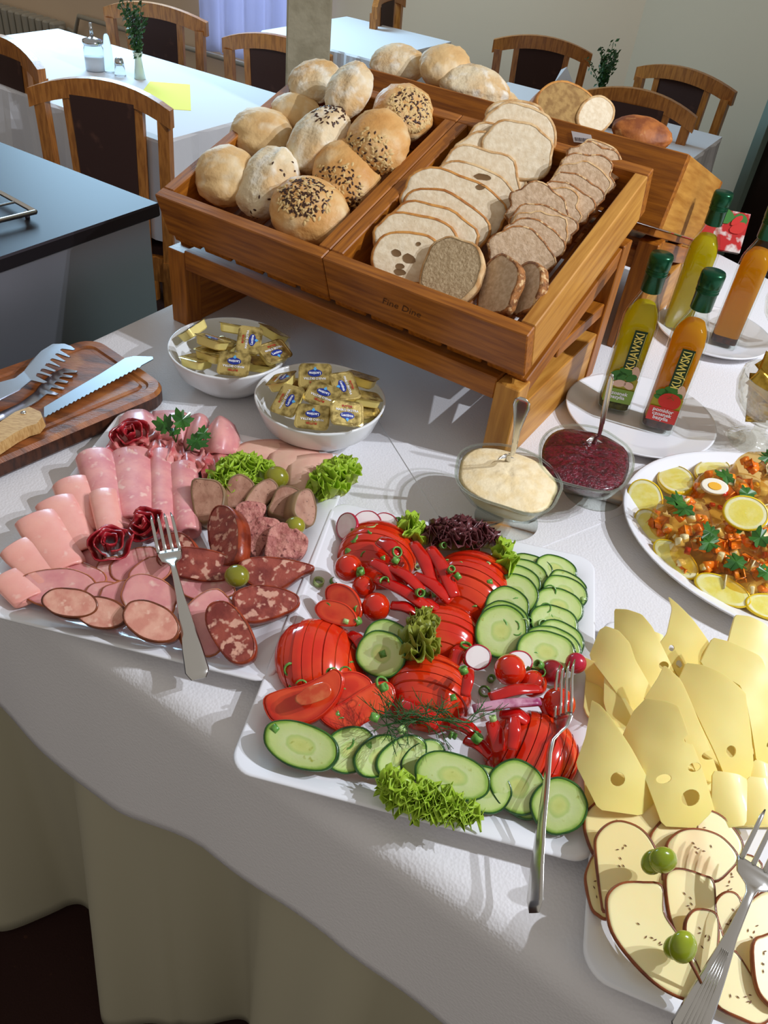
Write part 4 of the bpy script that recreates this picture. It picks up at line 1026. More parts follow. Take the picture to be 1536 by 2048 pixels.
def bottle(base, az, oil, label, kind, tilt=0, sed=None):
    t = thing('oil_bottle', label, 'bottle', base, None, math.radians(az+90))
    hb = .026
    outer = [(.022, 0), (hb, .003), (hb, .150), (hb*.93, .163), (.016, .186), (.0125, .196), (.0125, .232)]
    inner = [(.0105, .232), (.0105, .197), (.0135, .186), (hb*.88-.0015, .163), (hb-.003, .150), (hb-.003, .008), (.018, .006)]
    vs = []; fs = []; prof = outer+inner; seg = 40
    for r, z_ in prof:
        sq = SQ if z_ < .155 else (3 if z_ < .17 else 2)
        for k in range(seg):
            a_ = 2*math.pi*(k+.5)/seg; ca, sa = math.cos(a_), math.sin(a_); q = (abs(ca)**sq+abs(sa)**sq)**(-1/sq); vs.append((r*ca*q, r*sa*q, z_))
    n = len(prof); fs = [tuple(reversed(range(seg)))]+[(i*seg+k, i*seg+(k+1) % seg, (i+1)*seg+(k+1) % seg, (i+1)*seg+k) for i in range(n-1) for k in range(seg)]+[tuple(range((n-1)*seg, n*seg))]
    obj('glass', mk(vs, fs), glass, t, False)
    def fill(z0, z1, m, nm):
        pr = [(hb-.0034, z0), (hb-.0034, min(z1, .150))]+([(hb*.88-.002, .163), (.0132, z1)] if z1 > .16 else [])
        vs = []
        for r, z_ in pr:
            sq = SQ if z_ < .155 else (3 if z_ < .17 else 2)
            for k in range(seg):
                a_ = 2*math.pi*(k+.5)/seg; ca, sa = math.cos(a_), math.sin(a_); q = (abs(ca)**sq+abs(sa)**sq)**(-1/sq); vs.append((r*ca*q, r*sa*q, z_))
        n = len(pr); fs = [tuple(reversed(range(seg)))]+[(i*seg+k, i*seg+(k+1) % seg, (i+1)*seg+(k+1) % seg, (i+1)*seg+k) for i in range(n-1) for k in range(seg)]+[tuple(range((n-1)*seg, n*seg))]
        obj(nm, mk(vs, fs), m, t, False)
    s0 = .0085
    if sed: fill(.0085, .021, sed, 'sediment'); s0 = .0214
    fill(s0, .178, oil, 'oil')
    pr = [(.0145, .197), (.0150, .198), (.0150, .222), (.0158, .2225), (.0158, .2245), (.0150, .2255), (.0158, .227), (.0158, .229), (.0150, .2305), (.0164, .232), (.0164, .248), (.0150, .2515), (0, .2518)]
    obj('cap', lathe(pr, 32), capm, t, False)
    y = -hb-.0003
    def plate_(pts, m, nm, k=0, par=None): return obj(nm, prism([Vector((x, y-k*.0003, z_)) for x, z_ in pts], [Vector((x, y-.0003-k*.0003, z_)) for x, z_ in pts]), m, par or t, False)
    def rect(x0, x1, z0, z1): return [(x0, z0), (x0, z1), (x1, z1), (x1, z0)]
    def blob_(cx, cz, a, b, ang=0, n=14, wb=.1): return [(x, z_) for x, z_ in ell(cx, cz, a, b, ang, n, 2, wb, cx*99)]
    if kind:
        lb = plate_(rect(-.0215, .0215, .026, .066), lab_olive, 'label', 0)
        plate_(rect(-.0060, .0125, .080, .146), lab_green, 'brand_panel', 1)
        l = obj('lettering', text_mesh('KUJAWSKI', .0170, .0003, 0, 1.0), lab_yel, t, False); l.rotation_euler = (math.pi/2, -math.pi/2, 0); l.location = (.0034, y-.0016, .1130); 
        w_ = max(v.co.x for v in l.data.vertices)*2; l.scale = (.060/w_, 1, 1)
        plate_(rect(.0112, .0118, .083, .143), lab_yel, 'stripe', 2)
        for (cx, cz, a, b, g) in ((-.012, .072, .009, .006, 20), (.0, .078, .010, .006, -15), (.010, .069, .009, .006, 30), (-.004, .068, .009, .007, 60), (-.015, .064, .006, .004, 0)): plate_(blob_(cx, cz, a, b, g), leafm, 'printed_leaf', 3)
        for (cx, cz, a, b, g) in ((.014, .079, .006, .010, 10),): plate_(blob_(cx, cz, a, b, g), garl, 'printed_garlic', 2)
        if kind == 'green':
            for (cx, cz, a, b, g) in ((-.004, .057, .010, .006, 10), (.010, .056, .008, .006, -25)): plate_(blob_(cx, cz, a, b, g), garl, 'printed_garlic', 4)
            plate_(rect(-.0215, .0215, .024, .048), lab_lime, 'label_band', 5)
            rows = ['czosnek', 'bazylia']; ink_ = lab_green
        else:
            plate_(blob_(.003, .060, .0165, .0135, 0, 20, .05), tomr, 'printed_tomato', 4)
            for k in range(5):
                a_ = k*1.257+.3; plate_([(.003, .067), (.003+math.cos(a_)*.006+.001, .067+math.sin(a_)*.003), (.003+math.cos(a_)*.009, .067+math.sin(a_)*.005)], leafm, 'printed_calyx', 5)
            plate_(rect(-.0215, .0215, .024, .048), lab_red, 'label_band', 6)
            rows = ['pomidor', 'czosnek', 'bazylia']; ink_ = white_ink
        for k, s_ in enumerate(rows):
            l = obj('lettering', text_mesh(s_, .0086, .0002), ink_, t, False); l.rotation_euler = (math.pi/2, 0, 0); l.location = (-.001, y-.0024, .0435-.0068*k-(.003 if len(rows) == 2 else 0)); l.data = l.data
    return t
bb = P(1224, 812, .006); bottle(bb, -99, oil_g, 'green-labelled oil bottle with basil and garlic, front left on the plate', 'green', sed=sediment_g)
bb = P(1312, 850, .006); bottle(bb, -104, oil_a, 'red-labelled oil bottle with a tomato, front right on the plate', 'red', sed=sediment_r)
bb = P(1350, 655, .006); bottle(bb, -100, oil_g, 'taller looking green oil bottle behind the green-labelled one', None)
bb = P(1445, 685, .006); bottle(bb, -110, oil_a, 'amber oil bottle at the right edge behind the tomato bottle', None, sed=sediment_r)
# ================================================================ crystal goblets with sachets
def goblet(c, s, label):
    prof = [(.040, 0), (.041, .003), (.02, .008), (.010, .016), (.009, .03), (.014, .036), (.034, .045), (.052, .066), (.060, .092), (.058, .112), (.0555, .113), (.057, .092), (.049, .068), (.030, .048), (.0, .042)]
    o = recenter(obj('glass_goblet', lathe([(r*s, z_*s) for r, z_ in prof], 56, c), crystal)); tag(o, label, 'goblet'); return o
g1 = P(1506, 885, 0); goblet(g1+Z*.002, 1.0, 'cut crystal goblet holding gold sachets at the right edge')
g2 = P(1555, 700, 0); goblet(g2+Z*.002, .95, 'crystal goblet farther back, cut by the right edge')
foil = mat('gold_sachet_foil', (196, 160, 64), c2=(150, 116, 34), rough=.22, metal=.8, scale=50, bump=.5, bscale=60)
sr = mat('sachet_red', (206, 34, 40), rough=.35); sb_ = mat('sachet_blue', (36, 96, 200), rough=.35); sg = mat('sachet_green', (74, 140, 50), rough=.35)
def sachet(c, az, lean, spin, m, label, stripes=()):
    n = nrm(az, lean); ax = Vector((-n.y, n.x, 0)).normalized(); ax = Quaternion(n, math.radians(spin)) @ ax; ay = n.cross(ax)
    t = thing('sachet', label, 'sachet', c-ay*.035, 'foil sachets in the goblets')
    rows = [[c+ax*x+ay*y+n*(.003*(1-(x/.014)**2)*(1-(y/.036)**2)) for x in (-.014, -.007, 0, .007, .014)] for y in (-.036, -.018, 0, .018, .036)]
    obj('pouch', sheet(rows, .0045, 2), m, t)
    for k, ms in enumerate(stripes):
        y0 = -.02+.018*k; q = [c+ax*x+ay*y+n*.0036 for x, y in ((-.010, y0), (.008, y0+.004), (.010, y0+.014), (-.006, y0+.012))]
        obj('printed_patch', prism([v-n*.001 for v in q], q), ms, t)
    return t
gc = g1+Z*.085
sachet(gc+Vector((-.028, -.004, .03)), -110, 12, 0, foil, 'plain gold sachet standing at the left of the goblet')
sachet(gc+Vector((-.004, -.012, .036)), -100, 15, -28, foil, 'gold and coloured sachet leaning in the middle of the goblet', (sb_, sg, sr))
sachet(gc+Vector((.022, -.004, .034)), -80, 18, -34, foil, 'gold sachet with red print at the goblet right', (sr, sg))
sachet(gc+Vector((.0, .018, .02)), -100, 25, 50, foil, 'gold sachet lying across the back of the goblet')
sachet(gc+Vector((-.030, -.012, .000)), -120, 20, 20, foil, 'crumpled gold sachet low in the bowl of the goblet, left')
sachet(gc+Vector((.006, -.028, -.002)), -95, 25, -70, foil, 'crumpled gold sachet low in the bowl of the goblet, front')
sachet(gc+Vector((-.018, -.020, .016)), -100, 30, 60, foil, 'gold sachet lying slantwise over the left rim of the goblet', (sr,))
sachet(g2+Vector((-.01, -.01, .11)), -100, 25, 10, foil, 'gold sachet in the farther goblet', (sr,))
# printed carton behind the rear bottles
cc = P(1426, 458, .05)
t = thing('printed_carton', 'glossy carton printed with red tomatoes behind the rear bottles', 'carton', Vector((cc.x, cc.y, 0)))
cn = nrm(-100, 30); cax = Vector((-cn.y, cn.x, 0)).normalized(); cay = cn.cross(cax)
lo_ = cc-cay*.055; lo_z = lo_.z
q = [cc+cax*x+cay*y for x, y in ((-.09, -.04), (.07, -.04), (.07, .045), (-.09, .045))]
obj('carton_body', prism([v-cn*.02 for v in q], q), mat('carton_red', (190, 36, 34), c2=(226, 214, 206), rough=.3, scale=14, lo=.5, hi=.54), t)
random.seed(4)
for k in range(26):
    x, y = ru(-.08, .06), ru(-.032, .038); a_ = ru(.008, .02); m_ = [tomr, tomr, sr, leafm, lab_lime, tomr][k % 6]
    e = [cc+cax*px_+cay*py_+cn*(.0002+.00012*k) for px_, py_ in ell(x, y, a_, a_*ru(.5, 1), ru(0, 180), 14, 2, .2, k)]
    obj('printed_tomato' if m_ in (tomr, sr) else 'printed_leaf', prism([v-cn*.0001 for v in e], e), m_, t)
LIFT = .002; MINZ = .0095
# ================================================================ cold meats
def ham(nm, c, c2, c3, **k): return mat(nm, c, c2=c2, rough=.38, scale=38, lo=.38, hi=.66, c3=c3, s3=70, lo3=.6, hi3=.72, sss=.15, bump=.12, bscale=120, coat=.12, **k)
ham_s = ham('smoked_ham', (236, 166, 160), (218, 138, 142), (246, 204, 190))
ham_l = ham('light_pink_ham', (244, 176, 160), (238, 162, 150), (248, 198, 182))
ham_d = mat('cured_neck_ham', (196, 86, 90), c2=(226, 150, 142), rough=.35, scale=40, lo=.4, hi=.6, c3=(150, 44, 52), s3=50, lo3=.6, hi3=.7, sss=.1, coat=.15)
turkey = mat('pale_turkey_ham', (236, 190, 168), c2=(222, 160, 146), rough=.4, scale=26, lo=.4, hi=.7, sss=.15, coat=.1)
ham_rim = mat('browned_ham_rim', (196, 116, 72), c2=(150, 78, 44), rough=.5, scale=60)
kiel = mat('sausage_meat', (230, 172, 150), c2=(212, 142, 124), rough=.4, scale=70, lo=.4, hi=.6, c3=(236, 186, 164), s3=110, lo3=.6, hi3=.7, bump=.2, bscale=140, coat=.1)
kskin = mat('brown_sausage_skin', (128, 62, 28), c2=(86, 38, 18), rough=.3, scale=50, coat=.3)
dry = mat('marbled_dry_sausage', (164, 78, 64), c2=(126, 50, 44), rough=.42, scale=60, lo=.4, hi=.62, c3=(220, 166, 144), s3=105, lo3=.55, hi3=.63, bump=.5, bscale=110, coat=.2)
dskin = mat('red_brown_casing', (158, 62, 30), c2=(112, 36, 18), rough=.35, scale=60, bump=.4, bscale=90, coat=.2)
sal = mat('salami_red', (158, 24, 38), c2=(184, 48, 56), rough=.3, scale=90, lo=.45, hi=.6, c3=(214, 110, 100), s3=130, lo3=.62, hi3=.7, coat=.25)
sal_e = mat('salami_edge', (200, 70, 66), rough=.35)
liver = mat('liver_sausage_grey', (182, 136, 112), c2=(160, 112, 90), rough=.6, scale=60, c3=(104, 66, 54), s3=240, lo3=.66, hi3=.74, bump=.4, bscale=200)
liverskin = mat('liver_sausage_skin', (150, 120, 84), c2=(124, 96, 66), rough=.5, scale=30)
pate = mat('coarse_pate', (206, 140, 126), c2=(176, 104, 96), rough=.6, scale=110, lo=.42, hi=.6, c3=(118, 60, 56), s3=200, lo3=.62, hi3=.7, bump=1, bscale=190, bdist=.003)
olive_m = mat('green_olive', (150, 146, 40), c2=(120, 118, 30), rough=.22, scale=20, coat=.4)
def ham_roll(x0, y0, x1, y1, w0, w1, label, m=None, z=.010, hgt=.62, group='ham rolls', z1=None, lip=True, cat='rolled ham'):
    m = m or ham_s
    a, b = P(x0, y0, z+.012), P(x1, y1, (z if z1 is None else z1)+.012)
    a.z += max(0, platez(a)-.0095); b.z += max(0, platez(b)-.0095)
    pa, pb = pxm(a), pxm(b); ax = (b-a); L = ax.length; ax.normalize(); sd = ax.cross(Z).normalized(); up = sd.cross(ax)
    ra, rb = w0/2/pa, w1/2/pb; seg = 26; vs = []; fs = []
    prof = [(.05, .35), (.0, .45), (-.0, .80), (.0, .93), (.02, 1.0), (.2, 1.03), (.45, 1.0), (.7, 1.0), (.9, .98), (.98, .94), (1.0, .86), (1.0, .6), (.94, .4)]
    for i, (t_, s_) in enumerate(prof):
        for k in range(seg):
            th = 2*math.pi*k/seg; r = (ra+(rb-ra)*max(0, min(1, t_)))*s_
            sp = 1-.10*((k/seg+.30) % 1.0)                       # spiral step: the outer lap shows as a ridge
            q = 1+.05*mnoise.noise(Vector((t_*4, math.cos(th)*1.3, math.sin(th)*1.3+x0)))
            h = hgt*r*math.sin(th)*sp*q
            p_ = a+ax*(t_*L)+sd*(math.cos(th)*r*sp*q)
            zc = max(ra, rb)*hgt*.94
            vs.append(Vector((p_.x, p_.y, p_.z-.012+zc))+up*h)
    n = len(prof)
    for i in range(n-1):
        for k in range(seg): k2 = (k+1) % seg; fs.append((i*seg+k, i*seg+k2, (i+1)*seg+k2, (i+1)*seg+k))
    fs += [tuple(reversed(range(seg))), tuple(range((n-1)*seg, n*seg))]
    o = recenter(obj('ham_roll', mk(vs, fs), m)); tag(o, label, cat, group); return o
def fold(rows, m, label, name='ham_slice', cat='ham slice', group=None, thick=.0018, sub=4):
    """rows of (px, py, z)"""
    o = recenter(obj(name, sheet([[onplate(P(q[0], q[1], q[2]+.003), .002) for q in r] for r in rows], thick, sub), m)); tag(o, label, cat, group); return o
# back of the platter
fold([[(238, 838, .02), (255, 822, .03), (285, 818, .032), (305, 828, .02)], [(236, 862, .03), (262, 850, .038), (295, 845, .038), (318, 858, .022)], [(246, 892, .02), (275, 880, .024), (300, 876, .024), (322, 884, .014)]], ham_s, 'pink ham slice at the far left corner behind the salami rosette')
fold([[(305, 822, .014), (335, 820, .03), (365, 822, .034), (388, 836, .016)], [(300, 850, .02), (330, 846, .034), (360, 850, .036), (385, 866, .02)], [(305, 880, .014), (335, 880, .02), (360, 884, .022), (380, 895, .014)]], ham_s, 'pink ham slice under the parsley sprig')
fold([[(382, 830, .02), (398, 826, .036), (412, 832, .036), (420, 845, .018)], [(366, 868, .02), (384, 858, .036), (402, 862, .038), (414, 878, .02)], [(362, 905, .014), (378, 900, .024), (395, 902, .026), (410, 910, .014)]], ham_s, 'narrow folded ham slice right of the parsley')
fold([[(430, 836, .03), (440, 831, .04), (455, 838, .036), (470, 850, .02)], [(405, 872, .026), (430, 858, .046), (458, 866, .042), (481, 880, .018)], [(396, 912, .014), (425, 905, .030), (450, 908, .028), (476, 908, .012)]], ham_s, 'large folded ham cone at the back of the meat platter')
fold([[(455, 905, .013), (490, 884, .018), (540, 878, .022), (592, 882, .013)], [(462, 925, .013), (500, 905, .02), (545, 898, .022), (585, 905, .013)], [(480, 940, .012), (510, 928, .014), (548, 922, .014), (580, 930, .012)]], turkey, 'pale turkey ham slice behind the frilly lettuce', group='turkey ham')
fold([[(545, 888, .016), (590, 892, .022), (630, 898, .02), (655, 905, .012)], [(535, 925, .018), (580, 920, .026), (620, 922, .024), (648, 925, .013)], [(525, 960, .012), (575, 955, .016), (610, 955, .014), (640, 955, .012)]], turkey, 'pale turkey ham slice in the middle at the back edge', group='turkey ham')
fold([[(578, 915, .024), (615, 908, .028), (650, 906, .024), (676, 908, .014)], [(575, 950, .022), (610, 945, .03), (640, 940, .026), (668, 938, .014)], [(572, 985, .012), (600, 985, .018), (625, 985, .016), (640, 975, .012)]], turkey, 'pale turkey ham slice beside the corner lettuce', group='turkey ham')
for k, (x, y, a, b, g, lb) in enumerate([(242, 905, 32, 28, 20, 'behind the first thick roll'), (300, 905, 28, 24, -20, 'between the two left thick rolls'), (285, 880, 40, 22, 10, 'under the salami rosette'), (345, 905, 22, 26, 0, 'below the parsley stem'), (385, 925, 30, 24, -30, 'behind the rightmost thick roll'), (428, 925, 34, 26, -25, 'left of the frilly lettuce')]):
    random.seed(k); rows = []
    for j in range(5):
        v = -1+j/2; rows.append([(x+a*math.cos(math.radians(g))*u_-b*math.sin(math.radians(g))*v+ru(-3, 3), y+a*math.sin(math.radians(g))*u_+b*math.cos(math.radians(g))*v+ru(-3, 3), .022+.012*(1-max(abs(u_), abs(v)))+.007*math.sin(u_*5+k+v*3)) for u_ in (-1, -.5, 0, .5, 1)])
    fold(rows, ham_d, 'crumpled dark pink neck ham slice '+lb, 'neck_ham_slice', 'ham slice', 'crumpled neck ham')
# thick spotted rolls
ham_roll(190, 922, 238, 1068, 76, 66, 'thick spotted ham roll, leftmost of the four large rolls', hgt=.6)
ham_roll(263, 914, 273, 1048, 92, 82, 'thickest spotted ham roll, second from the left', hgt=.55)
ham_roll(323, 912, 327, 1068, 56, 54, 'slim spotted ham roll, third from the left', hgt=.8)
ham_roll(366, 938, 378, 1070, 62, 58, 'slim ham roll beside the grey liver sausage', hgt=.75)
# light folded slices along the left edge
ham_roll(205, 982, 222, 1062, 58, 56, 'light pink ham roll in front of the leftmost thick roll', ham_l, hgt=.55, z=.03, group='light ham folds')
ham_roll(145, 974, 186, 1066, 78, 70, 'light pink fold behind the other folds, farthest up the left edge', ham_l, hgt=.5, group='light ham folds')
ham_roll(112, 1010, 170, 1102, 84, 74, 'light pink fold second down the left edge', ham_l, hgt=.42, z=.016, group='light ham folds')
ham_roll(74, 1044, 138, 1136, 90, 84, 'light pink fold third down the left edge', ham_l, hgt=.4, z=.018, group='light ham folds')
ham_roll(34, 1098, 112, 1158, 78, 90, 'light pink fold fourth down the left edge', ham_l, hgt=.36, z=.016, group='light ham folds')
ham_roll(18, 1150, 60, 1198, 76, 72, 'light pink fold in the near left corner', ham_l, hgt=.36, z=.014, group='light ham folds')
# flat slices
def hslice(x, y, a, b, g, z, az, el, label, m=ham_s, p=2.3, th=.0018, bend=None):
    return slabpx('ham_slice', ell(x, y, a, b, g, 34, p, .14, x), z, nrm(az, el), th, m, label=label, cat='ham slice', group='flat ham slices', rind=(ham_rim, .0009, .0003), parts=('meat', 'rim'), bend=bend)
for (x, y, a, b, g, z, lb) in [(175, 1128, 34, 28, -30, .020, 'small, left of the near salami rosette'), (222, 1140, 30, 26, -20, .022, 'small, below the near salami rosette'), (268, 1128, 52, 28, -22, .026, 'long, below the fork tines'), (300, 1145, 44, 26, -25, .029, 'partly under the fork'),
                            (150, 1150, 60, 28, 10, .024, 'behind the broad slice at the left'), (122, 1178, 80, 40, 6, .028, 'broad, behind the first sausage slice'), (205, 1190, 38, 26, -15, .030, 'between the broad slices'), (240, 1188, 44, 26, -20, .033, 'above the middle sausage slice'), (298, 1194, 58, 42, 18, .038, 'broad and pale, left of the fork handle'),
                            (410, 1172, 62, 30, 5, .020, 'right of the fork under the dark sausage'), (416, 1246, 56, 66, 30, .024, 'large, in the near right corner under the dry sausage')]:
    hslice(x, y, a, b, g, z, -95, 74, 'flat ham slice '+lb)
def sausage(x, y, a, b, g, z, az, el, th, label, m, sk, name='sausage_slice', cat='sausage slice', p=2.1, group=None, outline=None, w=.0012):
    return slabpx(name, outline or ell(x, y, a, b, g, 36, p, .05, x), z, nrm(az, el), th, m, label=label, cat=cat, group=group, rind=(sk, w, .0006), parts=('meat', 'casing'), noise=.0006)
G_ = 'smoked sausage slices'
sausage(140, 1205, 56, 29, 6, .034, -80, 58, .026, 'thick smoked sausage slice with its brown side showing, first on the left', kiel, kskin, group=G_)
sausage(201, 1225, 52, 31, 8, .036, -85, 55, .018, 'smoked sausage slice, middle of the three at the front edge', kiel, kskin, group=G_)
sausage(302, 1242, 60, 37, 24, .038, -80, 60, .018, 'smoked sausage slice just left of the fork handle', kiel, kskin, group=G_)
G_ = 'dry sausage slices'
sausage(395, 1128, 82, 32, 8, .026, -85, 58, .020, 'long dark dry sausage slice lying under the fork neck', dry, dskin, group=G_)
sausage(352, 1105, 40, 40, 30, .026, -110, 60, .016, 'dark dry sausage slice behind the fork neck', dry, dskin, group=G_)
sausage(447, 1070, 60, 31, 86, .046, -150, 42, .018, 'dry sausage slice standing upright in the centre', dry, dskin, group=G_)
sausage(0, 0, 0, 0, 0, .030, -80, 62, .016, 'pointed dry sausage end reaching the right edge, the farther one', dry, dskin, group=G_, outline=[(v.x, v.y) for v in catmull([Vector((x, y)).to_3d() for x, y in [(476, 1128), (510, 1114), (560, 1116), (618, 1128), (627, 1137), (602, 1150), (562, 1176), (530, 1178), (492, 1162)]], 4, True)])
sausage(0, 0, 0, 0, 0, .028, -80, 62, .016, 'pointed dry sausage end reaching the right edge, the nearer one', dry, dskin, group=G_, outline=[(v.x, v.y) for v in catmull([Vector((x, y)).to_3d() for x, y in [(466, 1190), (500, 1172), (546, 1172), (588, 1186), (599, 1200), (590, 1216), (545, 1236), (498, 1244), (472, 1226)]], 4, True)])
sausage(461, 1264, 68, 38, 60, .040, -100, 62, .014, 'large dry sausage slice with white fat at the near right corner', dry, dskin, group=G_, p=2.4)
def bigfat(x, y, a, b, g, z):
    n = nrm(-100, 62); c = P(461, 1264, .040); pts = [PP(px_, py_, c, n)+n*.0006 for px_, py_ in ell(x, y, a, b, g, 14, 2, .3, x)]; return prism([p-n*.0004 for p in pts], pts)
# liver sausage and pate pieces
def lump(outline, z, az, el, th, m, label, name='liver_sausage_piece', cat='sausage piece', group='liver sausage pieces', sk=None, noise=.0016):
    out = [(v.x, v.y) for v in catmull([Vector((x, y, 0)) for x, y in outline], 4, True)]
    return slabpx(name, out, z, nrm(az, el), th, m, label=label, cat=cat, group=group, noise=noise, **({'rind': (sk, .0015, .0008), 'parts': ('meat', 'skin')} if sk else {}))
lump([(384, 962), (415, 958), (440, 966), (449, 990), (442, 1025), (428, 1040), (398, 1042), (386, 1010)], .034, -100, 60, .024, liver, 'greenish grey liver sausage piece next to the slim ham roll', sk=liverskin)
lump([(462, 956), (482, 948), (504, 962), (508, 978), (490, 1000), (468, 1018), (450, 1010), (452, 980)], .040, -80, 58, .020, liver, 'pinkish liver sausage piece second from the left', sk=liverskin)
lump([(515, 968), (540, 958), (556, 972), (548, 992), (520, 1020), (500, 1035), (486, 1020), (495, 992)], .036, -60, 58, .022, liver, 'long liver sausage piece in the middle of the row', sk=liverskin)
lump([(556, 976), (580, 972), (602, 984), (598, 1008), (580, 1038), (560, 1034), (538, 1022), (545, 998)], .036, -70, 56, .022, liver, 'liver sausage piece second from the right', sk=liverskin)
lump([(598, 985), (618, 978), (630, 1000), (632, 1030), (622, 1052), (600, 1040), (588, 1020)], .034, -30, 46, .022, liver, 'short liver sausage piece at the right end of the row', sk=liverskin)
G_ = 'coarse pate pieces'
for o_, z_, lb in [([(472, 1012), (500, 1002), (532, 1010), (520, 1035), (490, 1060), (474, 1045)], .026, 'farthest, behind the others'), ([(490, 1050), (520, 1034), (556, 1040), (562, 1062), (530, 1090), (512, 1114), (482, 1075)], .030, 'in the middle, leaning'), ([(540, 1058), (566, 1044), (600, 1062), (617, 1082), (600, 1112), (560, 1116), (530, 1110), (534, 1080)], .030, 'nearest, a square piece by the olive')]:
    lump(o_, z_, -80, 64, .018, pate, 'coarse pink pate piece, '+lb, 'pate_piece', 'pate piece', G_, noise=.003)
# salami rosettes
def rosette(cx, cy, r, z, label, turns=2.4, seed=0, az=-80, el=60):
    c = P(cx, cy, z+.002); s = pxm(c); n = nrm(az, el); ax = n.orthogonal().normalized(); ay = n.cross(ax)
    t = thing('salami_rosette', label, 'salami rosette', c-Z*.015, 'salami rosettes')
    for lay in range(3):
        rows = []; N = 26
        for i in range(N+1):
            f = i/N; ang = seed+lay*2.1+f*2*math.pi*(.95 if lay else 1.2); rr_ = (r/s)*(.22+.30*lay+.10*f); w_ = 1+.08*math.sin(ang*5+lay)
            row = []
            for j in range(5):
                v = j/4; fl = rr_*(.75+.35*v**1.5)*w_; h = -.016+.034*v*(1-.18*lay)+.003*math.sin(ang*3+seed)*v
                row.append(c+ax*math.cos(ang)*fl+ay*math.sin(ang)*fl*.85+n*h)
            rows.append(row)
        obj('salami_slice', sheet(rows, .0014, 1), sal, t)
    return t
rosette(262, 872, 40, .034, 'salami rosette at the far left corner of the meat platter', seed=.5)
rosette(220, 1088, 44, .042, 'salami rosette nearest the viewer, left of the fork tines', seed=2.2, az=-60)
rosette(292, 1052, 40, .038, 'salami rosette just left of the fork tips', seed=4, az=-120)
# frilly lettuce
let_g = mat('frilly_lettuce_green', (150, 186, 34), rough=.45, rad={'stops': [(0, (236, 238, 170)), (.5, (214, 232, 104)), (1, (186, 218, 66))], 'na': .25, 'ns': 60}, tl=.3, coat=.1)
let_y = mat('frilly_lettuce_pale', (190, 200, 90), rough=.45, rad={'stops': [(0, (226, 218, 150)), (.5, (200, 206, 96)), (1, (160, 166, 60))], 'na': .25, 'ns': 60}, tl=.25, coat=.1)
let_r = mat('frilly_lettuce_red', (84, 50, 40), rough=.4, rad={'stops': [(0, (206, 214, 120)), (.45, (170, 168, 84)), (.8, (140, 84, 66)), (1, (110, 54, 58))], 'na': .25, 'ns': 60}, tl=.15, coat=.2)
def lettuce(path, wv, m, label, z=.02, up=.8, seed=0, layers=5, amp=.0075, dirpx=(0, -1)):
    """path: pixel points of the stem side; frill rises from it"""
    pts = catmull([P(x, y, z) for x, y in path], 22); n = len(pts); t = thing('lettuce_leaf', label, 'lettuce', pts[n//2])
    dw = (P(path[0][0]+dirpx[0]*30, path[0][1]+dirpx[1]*30, z)-P(path[0][0], path[0][1], z)).normalized()
    acc = 0
    for lay in range(layers):
        vs = []; fs = []; rad = []; J = 7; ph = seed+lay*1.9; s_ = 0
        for i, p_ in enumerate(pts):
            tg = (pts[min(i+1, n-1)]-pts[max(i-1, 0)]).normalized()
            if i: s_ += (p_-pts[i-1]).length
            d = (dw*(1-up)+Z*up+dw*(-.5+.3*lay)).normalized(); nn = tg.cross(d).normalized(); env = math.sin(math.pi*min(1, max(0, (i+.5)/n)))**.4
            for j in range(J):
                v = j/(J-1); wd = wv*1.35*v*(.88+.2*mnoise.noise(Vector((s_*90+ph*9, 1, lay))))*env
                a_ = amp*(v**1.3); q = p_+d*wd+nn*a_*(math.sin(s_*520+ph)+.8*math.sin(s_*1150+ph*2+v*2)+.7*mnoise.noise(Vector((s_*300, v*3, ph)))*1.5)+tg*a_*.8*math.sin(s_*830+ph*3)
                if j == J-1: q += d*.0022*math.sin(i*2.4+ph)
                q.z = max(q.z, platez(q)+.0012, .003); vs.append(q); rad.append(v)
        for i in range(n-1):
            for j in range(J-1): fs.append((i*J+j, i*J+j+1, (i+1)*J+j+1, (i+1)*J+j))
        o = obj('frill', mk(vs, fs, True, rad), m, t); md = o.modifiers.new('s', 'SOLIDIFY'); md.thickness = .0005
    return t
lettuce([(418, 985), (455, 968), (500, 962), (550, 958)], .030, let_g, 'frilly green lettuce leaf behind the liver sausage', z=.018, seed=1, dirpx=(0, -1))
lettuce([(430, 1000), (470, 985), (520, 978)], .022, let_g, 'shorter frill of green lettuce just over the liver sausage', z=.022, seed=4, dirpx=(0, -1))
lettuce([(620, 990), (650, 985), (690, 975), (714, 965)], .034, let_g, 'frilly green lettuce at the far right corner of the meat platter', z=.018, seed=2, up=.65)
lettuce([(640, 1005), (665, 1000), (690, 990)], .024, let_g, 'low frill of lettuce hanging over the rim by the salad platter', z=.016, seed=6, up=.55)
# olives
def olive(x, y, r, z, label, hole=None):
    c = P(x, y, z+.0); s = r/pxm(c); t = thing('olive', label, 'olive', c-Z*s)
    obj('flesh', oblob(c, Vector((s*1.08, .002, 0)), Vector((-.002, s, 0)), Z*s, 24, .01, flatb=1), olive_m, t)
    if hole:
        n = nrm(*hole); ax = n.orthogonal().normalized(); ay = n.cross(ax); R_ = s*.97
        pts = [c+n*R_+(ax*math.cos(a_)+ay*math.sin(a_))*s*.28 for a_ in [k*math.pi/6 for k in range(12)]]
        obj('pit_hole', prism([p-n*.002 for p in pts], pts), mat('olive_hole', (96, 78, 34), rough=.6), t)
olive(553, 955, 23, .040, 'green olive with its hole showing behind the liver sausage', (-150, 40))
olive(590, 1052, 19, .044, 'green olive beside the square pate piece')
olive(474, 1152, 23, .042, 'green olive in the centre between the dry sausages', None)
